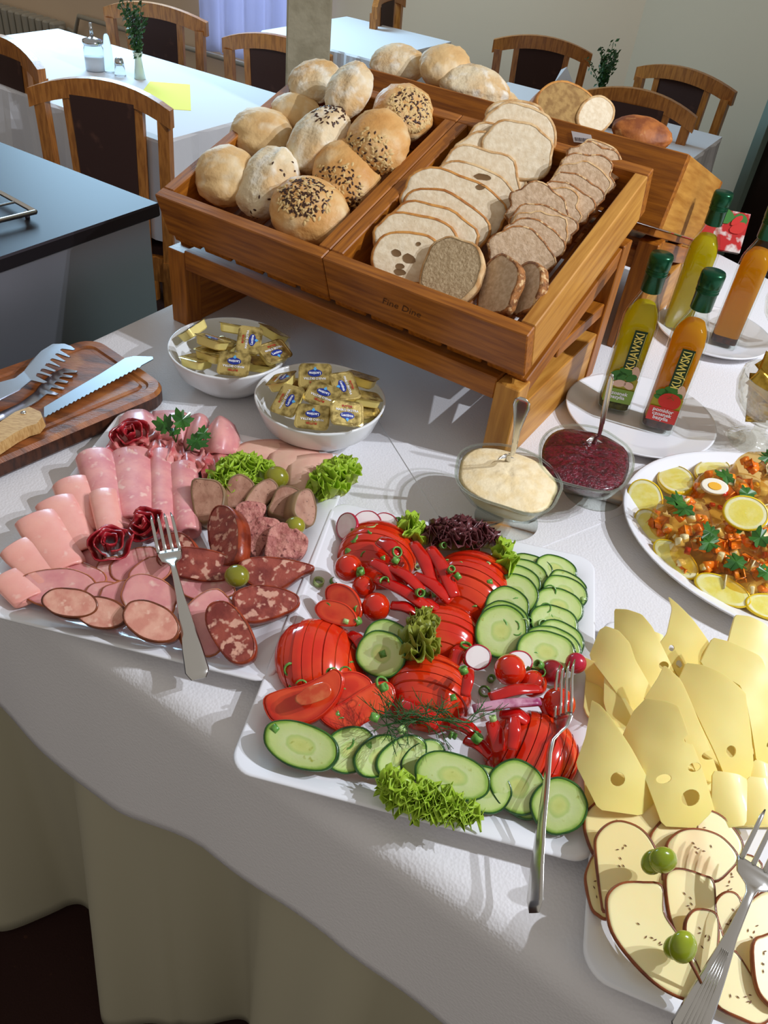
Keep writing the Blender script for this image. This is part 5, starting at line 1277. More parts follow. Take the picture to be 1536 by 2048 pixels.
# parsley
pars = mat('parsley_green', (40, 92, 30), c2=(62, 122, 40), rough=.35, scale=40, coat=.2, tl=.15)
def leafy(c, n, up, size, seed=0):
    """lobed parsley leaf outline as a thin curved sheet"""
    random.seed(seed); ax = (up-n*up.dot(n)).normalized(); ay = n.cross(ax); pts = []
    N = 34
    for k in range(N):
        a_ = 2*math.pi*k/N; r = .55+.30*abs(math.sin(a_*1.5+.2))+.14*math.sin(a_*9+seed)
        if abs(a_-math.pi) < .35: r *= .45
        pts.append(c+(ax*(math.cos(a_)+.5)+ay*math.sin(a_)*.9)*r*size+n*.002*math.sin(a_*3+seed))
    cc_ = c+ax*size*.4+n*.0012; vs = pts+[cc_]+[p-n*.0004 for p in pts]+[cc_-n*.0004]
    fs = [(k, (k+1) % N, N) for k in range(N)]+[(N+1+(k+1) % N, N+1+k, 2*N+1) for k in range(N)]+[(k, N+1+k, N+1+(k+1) % N, (k+1) % N) for k in range(N)]
    return mk(vs, fs, False)
def sprig(base, leaves, label, name='parsley_sprig'):
    t = thing(name, label, 'parsley', base)
    for k, (c, n, size) in enumerate(leaves):
        up = (c-base) if (c-base).length > .004 else Vector((.3, 1, .2))
        obj('leaf', leafy(c, n, up, size, k), pars, t)
        if (c-base).length > .006: obj('stem', tube([base, base.lerp(c, .5)+Z*.003, c], .0008, 6), pars, t)
    return t
sprig(P(352, 885, .034), [(P(333, 858, .052), nrm(-100, 50), .018), (P(362, 850, .060), nrm(-60, 45), .018), (P(345, 868, .050), nrm(-120, 60), .010)], 'parsley sprig with two leaves standing among the ham slices')
sprig(P(372, 900, .036), [(P(385, 888, .044), nrm(-80, 60), .018), (P(402, 872, .05), nrm(-40, 50), .013)], 'loose parsley leaf lying over the folded ham')
fork(P(322, 1032, .056), P(398, 1358, .024), Z, 'steel fork lying across the meat platter, its handle over the front edge', steel_b, hw=.0118, head=.0135)
# ================================================================ vegetables
LIFT = .0; MINZ = .0095
cuc_f = mat('cucumber_flesh', (198, 214, 140), rough=.28, coat=.3, sss=.2, rad={'stops': [(0, (196, 204, 110)), (.30, (206, 214, 128)), (.45, (184, 206, 122)), (.52, (208, 220, 156)), (.9, (196, 214, 132)), (1.0, (140, 178, 70))], 'na': .16, 'ns': 90}, c3=(168, 176, 74), s3=120, lo3=.68, hi3=.78, bump=.15, bscale=120)
cuc_p = mat('cucumber_peel', (44, 96, 34), c2=(26, 70, 26), rough=.3, scale=60, coat=.35, bump=.3, bscale=80)
tom_f = mat('tomato_flesh', (222, 56, 26), c2=(232, 84, 42), rough=.22, scale=30, coat=.5, sss=.12, bump=.1, bscale=80, rad={'stops': [(0, (202, 40, 20)), (.55, (216, 52, 26)), (.8, (230, 76, 38)), (1.0, (208, 36, 16))], 'na': .2, 'ns': 60})
tom_s = mat('tomato_skin', (212, 36, 12), c2=(224, 60, 20), rough=.16, scale=20, coat=.8)
cher = mat('cherry_tomato_skin', (208, 30, 8), c2=(220, 56, 14), rough=.12, scale=24, coat=.9)
pep = mat('red_pepper', (186, 10, 10), c2=(206, 26, 14), rough=.16, scale=30, coat=.7)
pep_i = mat('pale_pepper_edge', (206, 150, 170), c2=(150, 50, 96), rough=.35, scale=60)
rad_f = mat('radish_flesh', (244, 236, 234), c2=(236, 210, 214), rough=.35, scale=30, coat=.2)
rad_p = mat('radish_skin', (190, 24, 60), c2=(160, 14, 44), rough=.25, coat=.4)
cap_n = {}
def cuc(x, y, a, b, g, z, az, el, label, th=.0045, p=2.15, group='cucumber slices'):
    return slabpx('cucumber_slice', ell(x, y, a, b, g, 40, p, .05, x*1.3+y), z, nrm(az, el), th, cuc_f, label=label, cat='cucumber slice', group=group, rind=(cuc_p, .0010, .0005), parts=('flesh', 'peel'), noise=.0004, bend=(.5, .0012))
# back right, two columns (far to near)
for k, (x, y, a, b, g, z, lb) in enumerate([(1112, 1138, 42, 26, 20, .020, 'farthest, at the back right corner'), (1136, 1168, 40, 22, 30, .022, 'right column, second from the back'), (1130, 1184, 46, 30, 25, .026, 'right column, third from the back'), (1118, 1212, 50, 34, 22, .030, 'right column, fourth from the back'),
                                         (1108, 1246, 50, 34, 20, .034, 'right column, fifth from the back under an onion ring'), (1120, 1280, 50, 36, 30, .030, 'right column, sixth from the back'), (1106, 1292, 58, 36, 22, .034, 'right column, seventh from the back'), (1092, 1304, 60, 42, 14, .040, 'right column, nearest and largest')]):
    cuc(x, y, a, b, g, z, -85, 66, 'cucumber slice, '+lb)
for k, (x, y, a, b, g, z, lb) in enumerate([(1062, 1134, 44, 24, 18, .022, 'farthest'), (1052, 1150, 44, 30, 20, .026, 'second from the back'), (1038, 1168, 42, 36, 22, .030, 'third from the back'), (1030, 1190, 46, 42, 30, .034, 'fourth from the back'), (1014, 1216, 44, 42, 30, .036, 'fifth from the back'), (1010, 1244, 50, 40, 24, .036, 'sixth from the back'), (1002, 1262, 50, 52, 30, .042, 'nearest, under two onion rings')]):
    cuc(x, y, a, b, g, z, -100, 62, 'cucumber slice, left column beside the tomato, '+lb)
# middle pair
cuc(772, 1285, 46, 46, 20, .036, -100, 62, 'cucumber slice leaning behind the thick middle one')
cuc(762, 1308, 49, 47, 15, .044, -105, 56, 'thick cucumber slice in the middle with chive pieces on it', th=.012)
# front row, right to left so that the left ones lie on top
for x, y, a, b, g, z, az, el, th, lb in [(1118, 1612, 56, 56, 60, .026, -110, 60, .006, 'at the right end of the front row under the fork handle'), (1058, 1585, 52, 54, 50, .028, -100, 58, .005, 'third from the right in the front row, mostly hidden'), (1036, 1574, 60, 50, 42, .034, -100, 60, .005, 'second from the right in the front row, broad'),
                                      (966, 1578, 58, 46, 20, .030, -90, 64, .004, 'flat, with a curled onion strip on its edge'), (846, 1520, 48, 34, -38, .026, -60, 60, .005, 'under the dill in the front row'), (803, 1515, 56, 36, -36, .030, -60, 56, .005, 'fourth from the left in the front row'),
                                      (757, 1512, 52, 38, -34, .032, -62, 56, .005, 'third from the left in the front row'), (700, 1500, 54, 46, -20, .034, -65, 56, .006, 'second from the left with a rolled onion ring on top'), (905, 1552, 77, 46, 16, .040, -95, 62, .010, 'long and thick, in the centre of the front row'), (601, 1490, 78, 46, 20, .040, -105, 60, .014, 'long and thick, at the left end of the front row')]:
    cuc(x, y, a, b, g, z, az, el, 'cucumber slice '+lb, th=th)
# sliced tomato halves
def sliced_tomato(cx, cy, a, b, ang, z, N, label, squash=.62, lean=.35, fan=.0, open_=False):
    """a half tomato cut into N slices; the cuts run across image direction 'ang'"""
    a *= 1.24; b *= 1.3; c = P(cx, cy, z+.004); s = pxm(c); an = math.radians(ang)
    d3 = (P(cx+60*math.cos(an), cy+60*math.sin(an), z)-P(cx, cy, z)).normalized()    # slicing axis, level
    sd = Z.cross(d3); Ra, Rb = a/s, b/s
    t = thing('sliced_tomato', label, 'sliced tomato', Vector((c.x, c.y, .0095)), 'sliced tomato halves')
    H = max(Ra, Rb)*squash*1.3
    for i in range(N):
        t0, t1 = -1+2*i/N+.004, -1+2*(i+1)/N-.012
        rows = []; K = 18
        vs = []; fs = []
        wob = .02*math.sin(i*2.3); J = 5
        for e in range(J):
            u_ = t0+(t1-t0)*e/(J-1); r = math.sqrt(max(.015, 1-(u_*.985)**2))*(1+wob)*(1.0 if e < J-1 else .985)
            for k in range(K):
                th = math.pi*k/(K-1); y = math.cos(th)*Rb*r; h = max(0, math.sin(th))**.85*H*r
                q = Vector((c.x, c.y, max(.0098, z-.020)))+d3*(u_*Ra-lean*h*.9)+sd*(y+fan*u_*h)+Z*h
                vs.append(q)
        for e in range(J-1):
            for k in range(K-1): fs.append((e*K+k, (e+1)*K+k, (e+1)*K+k+1, e*K+k+1))
            fs.append((e*K, e*K+K-1, (e+1)*K+K-1, (e+1)*K))
        me = mk(vs, fs, True); obj('tomato_slice', me, tom_s, t)
        vs2 = []; 
        for e, off in ((0, -.0002), (J-1, .0002)):
            ring = vs[e*K:(e+1)*K]; cen = sum(ring, Vector())/K; vs2 += [v+d3*off for v in ring]+[cen+d3*off*3]
        fs2 = []
        for e in (0, 1):
            o_ = e*(K+1)
            for k in range(K): fs2.append((o_+k, o_+(k+1) % K, o_+K))
        rd = ([1]*K+[0])*2
        obj('cut_face', mk(vs2, fs2, False, rd), tom_f, t)
    return t
sliced_tomato(757, 1090, 66, 62, -70, .030, 9, 'sliced half tomato at the far left beside the radishes', lean=-.25)
sliced_tomato(948, 1155, 72, 66, -62, .032, 10, 'large sliced half tomato in front of the red lettuce', lean=-.2)
sliced_tomato(892, 1248, 56, 60, -80, .034, 8, 'sliced half tomato in the centre beside the left cucumber column', lean=-.2)
sliced_tomato(648, 1300, 74, 74, 8, .034, 9, 'sliced half tomato at the left edge with its cut face showing', lean=.45)
sliced_tomato(862, 1362, 70, 68, -78, .034, 9, 'sliced half tomato just behind the dill', lean=-.2)
sliced_tomato(1068, 1482, 76, 74, 22, .036, 10, 'sliced half tomato at the near right, beside the fork', lean=-.3)
# loose tomato slices and wedges
def tslice(outline, z, az, el, th, label, name='tomato_slice', cat='tomato slice'):
    out = [(v.x, v.y) for v in catmull([Vector((x, y, 0)) for x, y in outline], 4, True)]
    return slabpx(name, out, z, nrm(az, el), th, tom_f, label=label, cat=cat, rind=(tom_s, .0009, .0006), parts=('flesh', 'skin'), noise=.0006)
tslice([(652, 1178), (672, 1167), (700, 1176), (718, 1200), (722, 1228), (706, 1240), (680, 1232), (655, 1205)], .042, -120, 50, .006, 'tomato slice standing behind the left sliced half, the upper one')
tslice([(630, 1215), (650, 1200), (690, 1208), (712, 1232), (708, 1250), (670, 1248), (640, 1235)], .048, -110, 55, .006, 'tomato slice just behind the left sliced half, the lower one')
tslice([(527, 1398), (560, 1380), (610, 1368), (650, 1348), (670, 1338), (684, 1352), (680, 1385), (655, 1420), (615, 1446), (575, 1452), (540, 1438)], .052, -105, 60, .016, 'big tomato wedge at the near left with its wet cut face up', 'tomato_wedge', 'tomato wedge')
tslice([(660, 1360), (690, 1344), (720, 1346), (744, 1366), (728, 1392), (690, 1415), (664, 1422)], .044, -80, 58, .012, 'tomato wedge between the big wedge and the chives', 'tomato_wedge', 'tomato wedge')
tslice([(640, 1432), (690, 1402), (745, 1368), (780, 1366), (790, 1392), (770, 1425), (728, 1446), (700, 1468), (676, 1462)], .038, -70, 62, .012, 'tomato wedge covered with chives left of the dill', 'tomato_wedge', 'tomato wedge')
# wet seed chamber on the big wedge
n_ = nrm(-105, 60); c_ = P(612, 1400, .0605)
slab('seed_chamber', [PP(x, y, c_, n_) for x, y in ell(628, 1388, 40, 18, -22, 20, 2, .2, 4)], n_, .0008, mat('tomato_gel', (206, 70, 36), c2=(222, 120, 70), rough=.15, scale=60, coat=.6), parent=bpy.data.objects['tomato_wedge'], dome=.001)
# cherry tomatoes
def ball(name, x, y, r, z, m, label, cat, group=None, sq=(1, 1, 1)):
    c = P(x, y, z); s = r/pxm(c); c.z = max(c.z, .0100+s*sq[2])
    o = recenter(obj(name, oblob(c, Vector((s*sq[0], 0, 0)), Vector((0, s*sq[1], 0)), Z*s*sq[2], 28, .008, flatb=1), m)); tag(o, label, cat, group); return o
for x, y, r, z, lb in [(697, 1136, 28, .042, 'at the left, biggest of the left three'), (728, 1174, 24, .040, 'smallest, between two bigger ones at the left'), (752, 1214, 29, .040, 'just behind the middle cucumber slices'), (1020, 1340, 32, .052, 'at the right in front of the radish slice'), (1118, 1408, 33, .044, 'just left of the fork tines'), (1066, 1368, 28, .040, 'orange red and half hidden behind the pepper strip')]:
    ball('cherry_tomato', x, y, r, z, cher, 'glossy cherry tomato '+lb, 'cherry tomato', 'cherry tomatoes')
ball('radish', 1103, 1345, 26, .044, mat('dark_red_radish', (140, 14, 28), rough=.3, coat=.4), 'dark red whole radish behind the fork tines', 'radish')
ball('radish', 1152, 1326, 21, .050, rad_p, 'bright pink radish right of the fork tips', 'radish')
# radish slices
def radish(x, y, a, b, g, z, az, el, label): return slabpx('radish_slice', ell(x, y, a, b, g, 28, 2, .05, x), z, nrm(az, el), .004, rad_f, label=label, cat='radish slice', group='radish slices', rind=(rad_p, .0008, .0005), parts=('flesh', 'skin'))
radish(772, 1048, 26, 22, 30, .026, -90, 60, 'radish slice at the back, right one of three')
radish(735, 1046, 28, 25, 10, .032, -95, 60, 'radish slice at the back, middle one of three')
radish(693, 1052, 20, 27, 15, .030, -150, 45, 'radish slice at the back left showing its red side')
radish(956, 1314, 26, 25, 0, .048, -90, 60, 'radish slice in the middle beside an onion ring')
radish(1040, 1322, 26, 20, 15, .044, -90, 66, 'radish slice just behind the right cherry tomato')
# pepper strips
def pepper(x0, y0, x1, y1, w, z0, z1, label, m=pep, bow=.006):
    a, b = P(x0, y0, z0+.004), P(x1, y1, z1+.004); s = pxm(a); mid = (a+b)/2+Z*bow; side = (b-a).cross(Z).normalized(); w_ = w/2/s
    pts = catmull([a, mid, b], 6); n = len(pts); ww = [w_*(.75+.25*math.sin(math.pi*(i+.8)/(n+.6))) for i in range(n)]
    vs = []; fs = []
    for i, p_ in enumerate(pts):                     # channel-shaped strip: glossy outside, hollow inside
        t = (pts[min(i+1, n-1)]-pts[max(i-1, 0)]).normalized(); s_ = (side-t*side.dot(t)).normalized(); up = s_.cross(t); up = up if up.z > 0 else -up
        for k in range(9):
            th = math.radians(-80+160*k/8); vs.append(p_+s_*math.sin(th)*ww[i]+up*(math.cos(th)-1)*ww[i]*.5)
        for k in range(9):
            th = math.radians(80-160*k/8); vs.append(p_+s_*math.sin(th)*ww[i]*.86+up*((math.cos(th)-1)*ww[i]*.5-.0030))
    K = 18
    for i in range(n-1):
        for k in range(K): k2 = (k+1) % K; fs.append((i*K+k, i*K+k2, (i+1)*K+k2, (i+1)*K+k))
    fs += [tuple(reversed(range(K))), tuple(range((n-1)*K, n*K))]
    o = recenter(obj('pepper_strip', mk(vs, fs), m)); tag(o, label, 'pepper strip', 'red pepper strips'); return o
for a_ in [(828, 1082, 872, 1172, 30, .058, .050, 'glossy red pepper strip, upright in the middle pair, left one'), (862, 1092, 912, 1192, 30, .060, .050, 'glossy red pepper strip, upright in the middle pair, right one'), (742, 1118, 812, 1172, 30, .060, .052, 'red pepper strip slanting below the far left tomato'), (752, 1152, 860, 1214, 30, .054, .050, 'long red pepper strip in front of the slanting ones'),
           (775, 1128, 848, 1180, 26, .062, .058, 'red pepper strip ending at a chive in the middle'), (828, 1146, 905, 1200, 30, .052, .046, 'red pepper strip crossing under the upright pair'), (782, 1206, 842, 1228, 28, .044, .042, 'short red pepper strip right of the third cherry tomato'), (830, 1205, 880, 1215, 26, .044, .042, 'short red pepper strip behind the central tomato'),
           (760, 1075, 800, 1110, 40, .058, .056, 'red pepper piece on the far left tomato'), (940, 1335, 930, 1392, 24, .060, .056, 'upright red pepper strip below the radish slice'), (978, 1392, 1084, 1374, 26, .058, .058, 'red pepper strip lying under the cherry tomato'), (985, 1440, 1000, 1505, 36, .058, .044, 'red pepper piece against the near right tomato, left one'), (1030, 1432, 1025, 1500, 26, .066, .056, 'red pepper piece against the near right tomato, right one'), (930, 1475, 985, 1510, 30, .036, .036, 'dark red pepper piece in front of the dill')]: pepper(*a_)
for a_ in [(925, 1290, 905, 1330, 30, .034, .034, 'red pepper piece added as shade behind the round radish slice'), (1000, 1420, 1060, 1440, 34, .044, .044, 'red pepper piece added as shade between the purple strip and near right tomato'), (900, 1440, 960, 1470, 34, .034, .034, 'dark red pepper strip added as shade under the dill'), (1100, 1448, 1120, 1500, 30, .036, .036, 'red pepper piece added as shade under the fork neck'),  # added pieces: their dark red fills gaps that hold only shade
           (800, 1400, 880, 1450, 36, .034, .034, 'red pepper strip added as shade below the dill stem'), (700, 1262, 730, 1300, 26, .034, .034, 'short red pepper piece added as shade left of the middle cucumber'), (1075, 1395, 1100, 1430, 26, .036, .036, 'small red pepper piece added as shade between the two right cherry tomatoes')]: pepper(*a_)
pepper(946, 1414, 1082, 1400, 22, .056, .058, 'purple and white edged strip between pepper and tomato', pep_i, bow=.003)
# lettuces
lettuce([(800, 1080), (820, 1088), (845, 1092)], .030, let_g, 'green frill at the back edge left of the red lettuce', z=.018, seed=3)
lettuce([(842, 1085), (880, 1095), (930, 1090), (1000, 1100)], .030, let_r, 'dark red frilly lettuce at the back edge', z=.018, seed=5, amp=.008)
lettuce([(870, 1100), (915, 1100), (960, 1104)], .028, let_r, 'lower dark red lettuce frill behind the large tomato', z=.024, seed=8)
lettuce([(985, 1135), (1005, 1150), (1020, 1160)], .034, let_g, 'green frill between the large tomato and the cucumbers', z=.02, seed=9)
lettuce([(808, 1330), (830, 1325), (862, 1318)], .040, let_y, 'pale yellow green frill in the middle of the vegetables', z=.03, seed=10)
lettuce([(815, 1290), (840, 1285), (868, 1280)], .030, let_y, 'small pale frill just behind the middle one', z=.034, seed=11)
lettuce([(762, 1566), (810, 1592), (870, 1612), (956, 1632)], .016, let_g, 'bright green frill hanging over the front rim', z=.032, seed=12, dirpx=(-.3, 1), up=.55)
lettuce([(772, 1560), (830, 1584), (930, 1614)], .012, let_g, 'second bright green frill at the front rim, above the first', z=.036, seed=14, dirpx=(-.3, 1), up=.6)
# dill
dill_m = mat('dill_green', (46, 92, 36), rough=.5)
random.seed(11)
t = thing('dill_sprig', 'feathery dark green dill sprig in front of the sliced tomato', 'dill', P(850, 1450, .05))
stem = catmull([P(765, 1452, .052), P(820, 1440, .060), P(880, 1440, .064), P(940, 1445, .060)], 6)
obj('stem', tube(stem, .0010, 6), dill_m, t)
fr = []
for k in range(46):
    i = random.randrange(1, len(stem)); b_ = stem[i]; a_ = ru(0, 6.28); d_ = Vector((math.cos(a_), math.sin(a_)*.8, ru(-.1, .35))).normalized(); L_ = ru(.018, .034)
    e_ = b_+d_*L_; e_.z = max(e_.z, .034); fr.append(tube([b_, b_.lerp(e_, .5)+Z*.003, e_], [.0005, .0004, .0003], 4, caps=False))
    for q_ in range(7):
        f_ = .3+.7*q_/7; m0 = b_.lerp(e_, f_)+Z*.003*(1-f_)*2; d2 = (d_+Vector((ru(-1, 1), ru(-1, 1), ru(-.2, .5)))*.9).normalized()
        fr.append(tube([m0, m0+d2*ru(.006, .012)], [.0004, .00025], 3, caps=False))
o = obj('fronds', joinm(fr), dill_m, t); o['kind'] = 'stuff'
# fork lying on its edge at the right
fork(P(1140, 1328, .068), P(1068, 1826, .030), (Vector((-1, -.25, .55))).normalized(), 'steel fork standing on its edge at the right of the vegetables', steel_b, hw=.0095, head=.0125)
# spring onion rings, dropped on whatever lies below them
on_m = mat('spring_onion_green', (116, 170, 76), c2=(76, 136, 50), rough=.35, scale=200, coat=.2)
on_l = mat('spring_onion_pale', (190, 214, 146), c2=(150, 190, 100), rough=.35, scale=200, coat=.2)
def ringm(r, h, wall):
    prof = [(r, 0), (r, h), (r-wall, h), (r-wall, 0)]
    return lathe(prof, 14, close=True)
def halfring(r, h, wall):
    vs = []; fs = []; K = 9
    for k in range(K):
        a_ = math.pi*1.25*k/(K-1)
        for rr_, z_ in ((r, 0), (r, h), (r-wall, h), (r-wall, 0)): vs.append((math.cos(a_)*rr_, math.sin(a_)*rr_, z_))
    for k in range(K-1):
        for j in range(4): j2 = (j+1) % 4; fs.append((k*4+j, k*4+j2, (k+1)*4+j2, (k+1)*4+j))
    fs += [(3, 2, 1, 0), tuple(range((K-1)*4, K*4))]
    return mk(vs, fs)
ONM = [ringm(.0056, .0048, .0013), ringm(.0042, .0066, .0011), halfring(.0062, .0040, .0014), ringm(.0034, .0050, .0010), halfring(.0048, .0060, .0012), ringm(.0070, .0036, .0016)]
for k, me in enumerate(ONM): me.materials.append(on_m if k % 3 else on_l)
bpy.context.view_layer.update()
_dg = bpy.context.evaluated_depsgraph_get()
def hit(x, y):
    ok, loc, nn, _, ob, _ = SC.ray_cast(_dg, CAM, ray(x, y).normalized()); return (loc, nn, ob) if ok else (P(x, y, .012), Z, None)
oni = [(700, 1062, 1), (706, 1075, 2), (728, 1052, 3), (742, 1050, 0), (752, 1048, 3), (745, 1062, 2), (792, 1040, 1), (690, 1102, 1), (792, 1105, 5), (732, 1112, 2), (772, 1115, 1), (812, 1108, 1), (788, 1130, 1), (834, 1135, 3), (716, 1148, 1), (722, 1152, 4), (745, 1145, 3), (636, 1168, 0), (663, 1165, 4), (770, 1165, 2), (848, 1190, 4),
       (838, 1184, 1), (868, 1195, 1), (885, 1090, 1), (895, 1122, 1), (920, 1126, 3), (898, 1143, 1), (908, 1158, 1), (986, 1162, 1), (975, 1127, 3), (925, 1200, 1), (950, 1222, 2), (716, 1218, 4), (708, 1245, 1), (652, 1214, 4), (690, 1252, 3), (582, 1340, 5), (660, 1345, 4), (690, 1345, 2), (576, 1372, 1), (602, 1372, 2), (690, 1372, 1), (766, 1365, 5), (758, 1380, 1), (753, 1395, 1),
       (748, 1402, 1), (710, 1412, 4), (755, 1424, 1), (770, 1410, 4), (680, 1425, 1), (695, 1436, 1), (684, 1443, 1), (760, 1310, 1), (728, 1305, 3), (706, 1335, 2), (800, 1450, 3), (692, 1482, 5), (732, 1480, 1), (545, 1452, 1), (1085, 1152, 4), (1062, 1190, 1), (1100, 1182, 5), (1034, 1205, 2), (1092, 1215, 5), (1088, 1248, 0), (1108, 1230, 1), (1058, 1240, 1), (1172, 1206, 3), (1000, 1250, 5), (1028, 1252, 5), (1048, 1246, 0), (1090, 1250, 2), (1034, 1262, 2),
       (930, 1295, 5), (942, 1318, 4), (985, 1300, 2), (1072, 1310, 1), (1062, 1336, 2), (1085, 1334, 1), (968, 1385, 5), (980, 1362, 1), (905, 1390, 1), (950, 1485, 1), (903, 1480, 4), (982, 1430, 3), (930, 1350, 1), (1084, 1346, 4)]
random.seed(5); ONL = {}
for x, y, k in oni:
    loc, nn, ob = hit(x, y); o = bpy.data.objects.new('spring_onion_ring', ONM[k]); COL.objects.link(o)
    up = (nn+Vector((ru(-1, 1), ru(-1, 1), ru(-.2, 1)))*(.35 if k in (0, 5, 2) else 1.0)).normalized()
    o.rotation_mode = 'QUATERNION'; o.rotation_quaternion = up.to_track_quat('Z', 'Y') @ Quaternion((0, 0, 1), ru(0, 6.28)); o.location = loc+nn*(.0008 if k in (0, 5, 2) else .0022); s = ru(.85, 1.15); o.scale = (s, s, s)
    r_ = root_of(ob) if ob else None; on = (r_.get('category') or 'platter') if r_ else 'platter'
    kd = ['wide pale ring', 'green tube', 'curled strip', 'tiny ring', 'thick curl', 'large thin ring'][k]
    side = ('left ' if x < 730 else 'middle ' if x < 900 else 'right ')+('back' if y < 1200 else 'centre' if y < 1380 else 'front')
    tag(o, 'spring onion %s on the %s, %s of vegetable platter' % (kd, on, side), 'spring onion', 'spring onion pieces on the vegetables'); ONL.setdefault(o['label'], []).append((x, o))
for lb, q in ONL.items():
    if len(q) > 1:
        q.sort(key=lambda v: v[0])
        for k, (x, o) in enumerate(q): o['label'] = lb.replace('spring onion ', ['left', 'right'][k]+' spring onion ' if len(q) == 2 else ['leftmost', 'second', 'third', 'fourth', 'fifth', 'sixth'][k]+' spring onion ')
# ================================================================ cheese platter
from mathutils.geometry import delaunay_2d_cdt
_bl, _tl = P(1163, 1950, HP), P(1208, 1232, HP)
_ey = (_tl-_bl); Lc = _ey.length; _ey.normalize(); _ex = (Vector((_ey.y, -_ey.x, 0))+Vector((.9294, -.3690, 0))).normalized()
plate_sq('square_platter', [_bl, _bl+_ex*Lc*.72, _tl+_ex*Lc*.72, _tl], 'white square platter of sliced cheese in the near right corner')
ch_y = mat('yellow_holed_cheese', (254, 233, 152), c2=(252, 226, 132), rough=.42, scale=6, sss=.4, coat=.08, tl=.06)
ch_s = mat('smoked_cheese', (255, 236, 180), c2=(252, 228, 162), rough=.32, scale=8, sss=.3, coat=.2, c3=(240, 206, 150), s3=14)
ch_r = mat('brown_cheese_rind', (150, 76, 30), c2=(112, 52, 22), rough=.4, scale=60, coat=.2)
herb = mat('herb_fleck', (110, 66, 36), rough=.6)
def cutsheet(outline, holes, z, az, el, th, bend=(0, 0), twist=0):
    """slice with real holes: constrained triangulation in its own plane, then thickened"""
    n = nrm(az, el); cx = sum(p[0] for p in outline)/len(outline); cy = sum(p[1] for p in outline)/len(outline); z += LIFT
    for _ in range(4):
        c = P(cx, cy, z); W3 = [PP(x, y, c, n) for x, y in outline]
        need = max(platez(p)+.0008-(p.z-th*max(n.z, .2)) for p in W3)
        if need < .0002: break
        z += need
    ax = n.orthogonal().normalized(); ay = n.cross(ax); to2 = lambda q: Vector(((q-c).dot(ax), (q-c).dot(ay)))
    loops = [[to2(q) for q in W3]]+[[to2(PP(x, y, c, n)) for x, y in ell(hx, hy, ha, hb, hg, 16)] for hx, hy, ha, hb, hg in holes]
    pts = []; edges = []
    for lp in loops:
        o = len(pts); pts += lp; edges += [(o+k, o+(k+1) % len(lp)) for k in range(len(lp))]
    xs = [p.x for p in loops[0]]; ys = [p.y for p in loops[0]]; st = max(max(xs)-min(xs), max(ys)-min(ys))/16
    def inside(p, lp):
        r = False
        for k in range(len(lp)):
            a, b = lp[k], lp[k-1]
            if (a.y > p.y) != (b.y > p.y) and p.x < (b.x-a.x)*(p.y-a.y)/(b.y-a.y)+a.x: r = not r
        return r
    nb = len(pts); y = min(ys)
    while y < max(ys):
        x = min(xs)
        while x < max(xs):
            q = Vector((x, y))
            if inside(q, loops[0]) and min((q-v).length for v in pts[:nb]) > st*.8: pts.append(q)
            x += st
        y += st
    vo, eo, fo, *_ = delaunay_2d_cdt(pts, edges, [], 0, 1e-7)
    F_ = []
    for f in fo:
        g = sum((vo[i] for i in f), Vector((0, 0)))/len(f)
        if inside(g, loops[0]) and not any(inside(g, h) for h in loops[1:]): F_.append(tuple(f))
    R = max(v.length for v in loops[0]); ba, bh = bend; bh *= 1.7
    dv = (P(cx+40*math.cos(math.radians(ba)), cy+40*math.sin(math.radians(ba)), z)-P(cx, cy, z)).normalized(); d2 = Vector((dv.dot(ax), dv.dot(ay))); d2 = d2.normalized() if d2.length > 0 else Vector((1, 0)); p2 = Vector((-d2.y, d2.x))
    def lift(v):
        t = v.dot(d2)/R; s_ = v.dot(p2)/R; return bh*(1-t*t*1.6)+twist*t*s_+.0012*mnoise.noise(Vector((v.x*40, v.y*40, cx)))
    top = [c+ax*v.x+ay*v.y+n*lift(v) for v in vo]; top = [onplate(q, .0008+th) for q in top]
    bm = bmesh.new(); bv = [bm.verts.new(q) for q in top]+[bm.verts.new(q-n*th) for q in top]; N = len(top); cnt = {}
    for f in F_:
        try: bm.faces.new([bv[i] for i in f]); bm.faces.new([bv[i+N] for i in reversed(f)])
        except ValueError: continue
        for k in range(len(f)): e = (f[k], f[(k+1) % len(f)]); cnt[e] = 1
    for (a, b) in list(cnt):
        if (b, a) not in cnt:
            try:
                fc = bm.faces.new([bv[a], bv[a+N], bv[b+N], bv[b]])
                for e_ in fc.edges: e_.smooth = False
            except ValueError: pass
    loose = [v for v in bm.verts if not v.link_faces]; bmesh.ops.delete(bm, geom=loose, context='VERTS')
    return bmk(bm, True)
def crop(pts, ox=1130, oy=1180, k=3.783): return [(ox+x/k, oy+y/k) for x, y in pts]
def smooth_px(pts, n=3): return [(v.x, v.y) for v in catmull([Vector((x, y, 0)) for x, y in pts], n, True)]
def cheese(pts, holes, z, az, el, bend, label, twist=0, th=.0026, sm=2):
    o = crop(pts); mx_ = sum(p[0] for p in o)/len(o); my_ = sum(p[1] for p in o)/len(o); o = [(mx_+(x-mx_)*1.05, my_+(y-my_)*(1.03 if y < my_ else 1.16)) for x, y in o]; hs = [(1130+x/3.783, 1180+y/3.783, a/3.783, b/3.783, 80) for x, y, a, b in holes]
    # straight-edged outline with slightly rounded corners
    out = []
    for k in range(len(o)):
        a, b = o[k], o[(k+1) % len(o)]; out += [(a[0]+(b[0]-a[0])*t, a[1]+(b[1]-a[1])*t) for t in (.08, .2, .36, .5, .64, .8, .92)]
    me = cutsheet(out, hs, z, az, el, th, bend, twist)
    ob = recenter(obj('cheese_slice', me, ch_y)); tag(ob, label, 'cheese slice', 'yellow cheese slices'); return ob
LIFT = .002
def under(pts, z, label): cheese(pts, [], z, -90, 84, (0, .001), label)
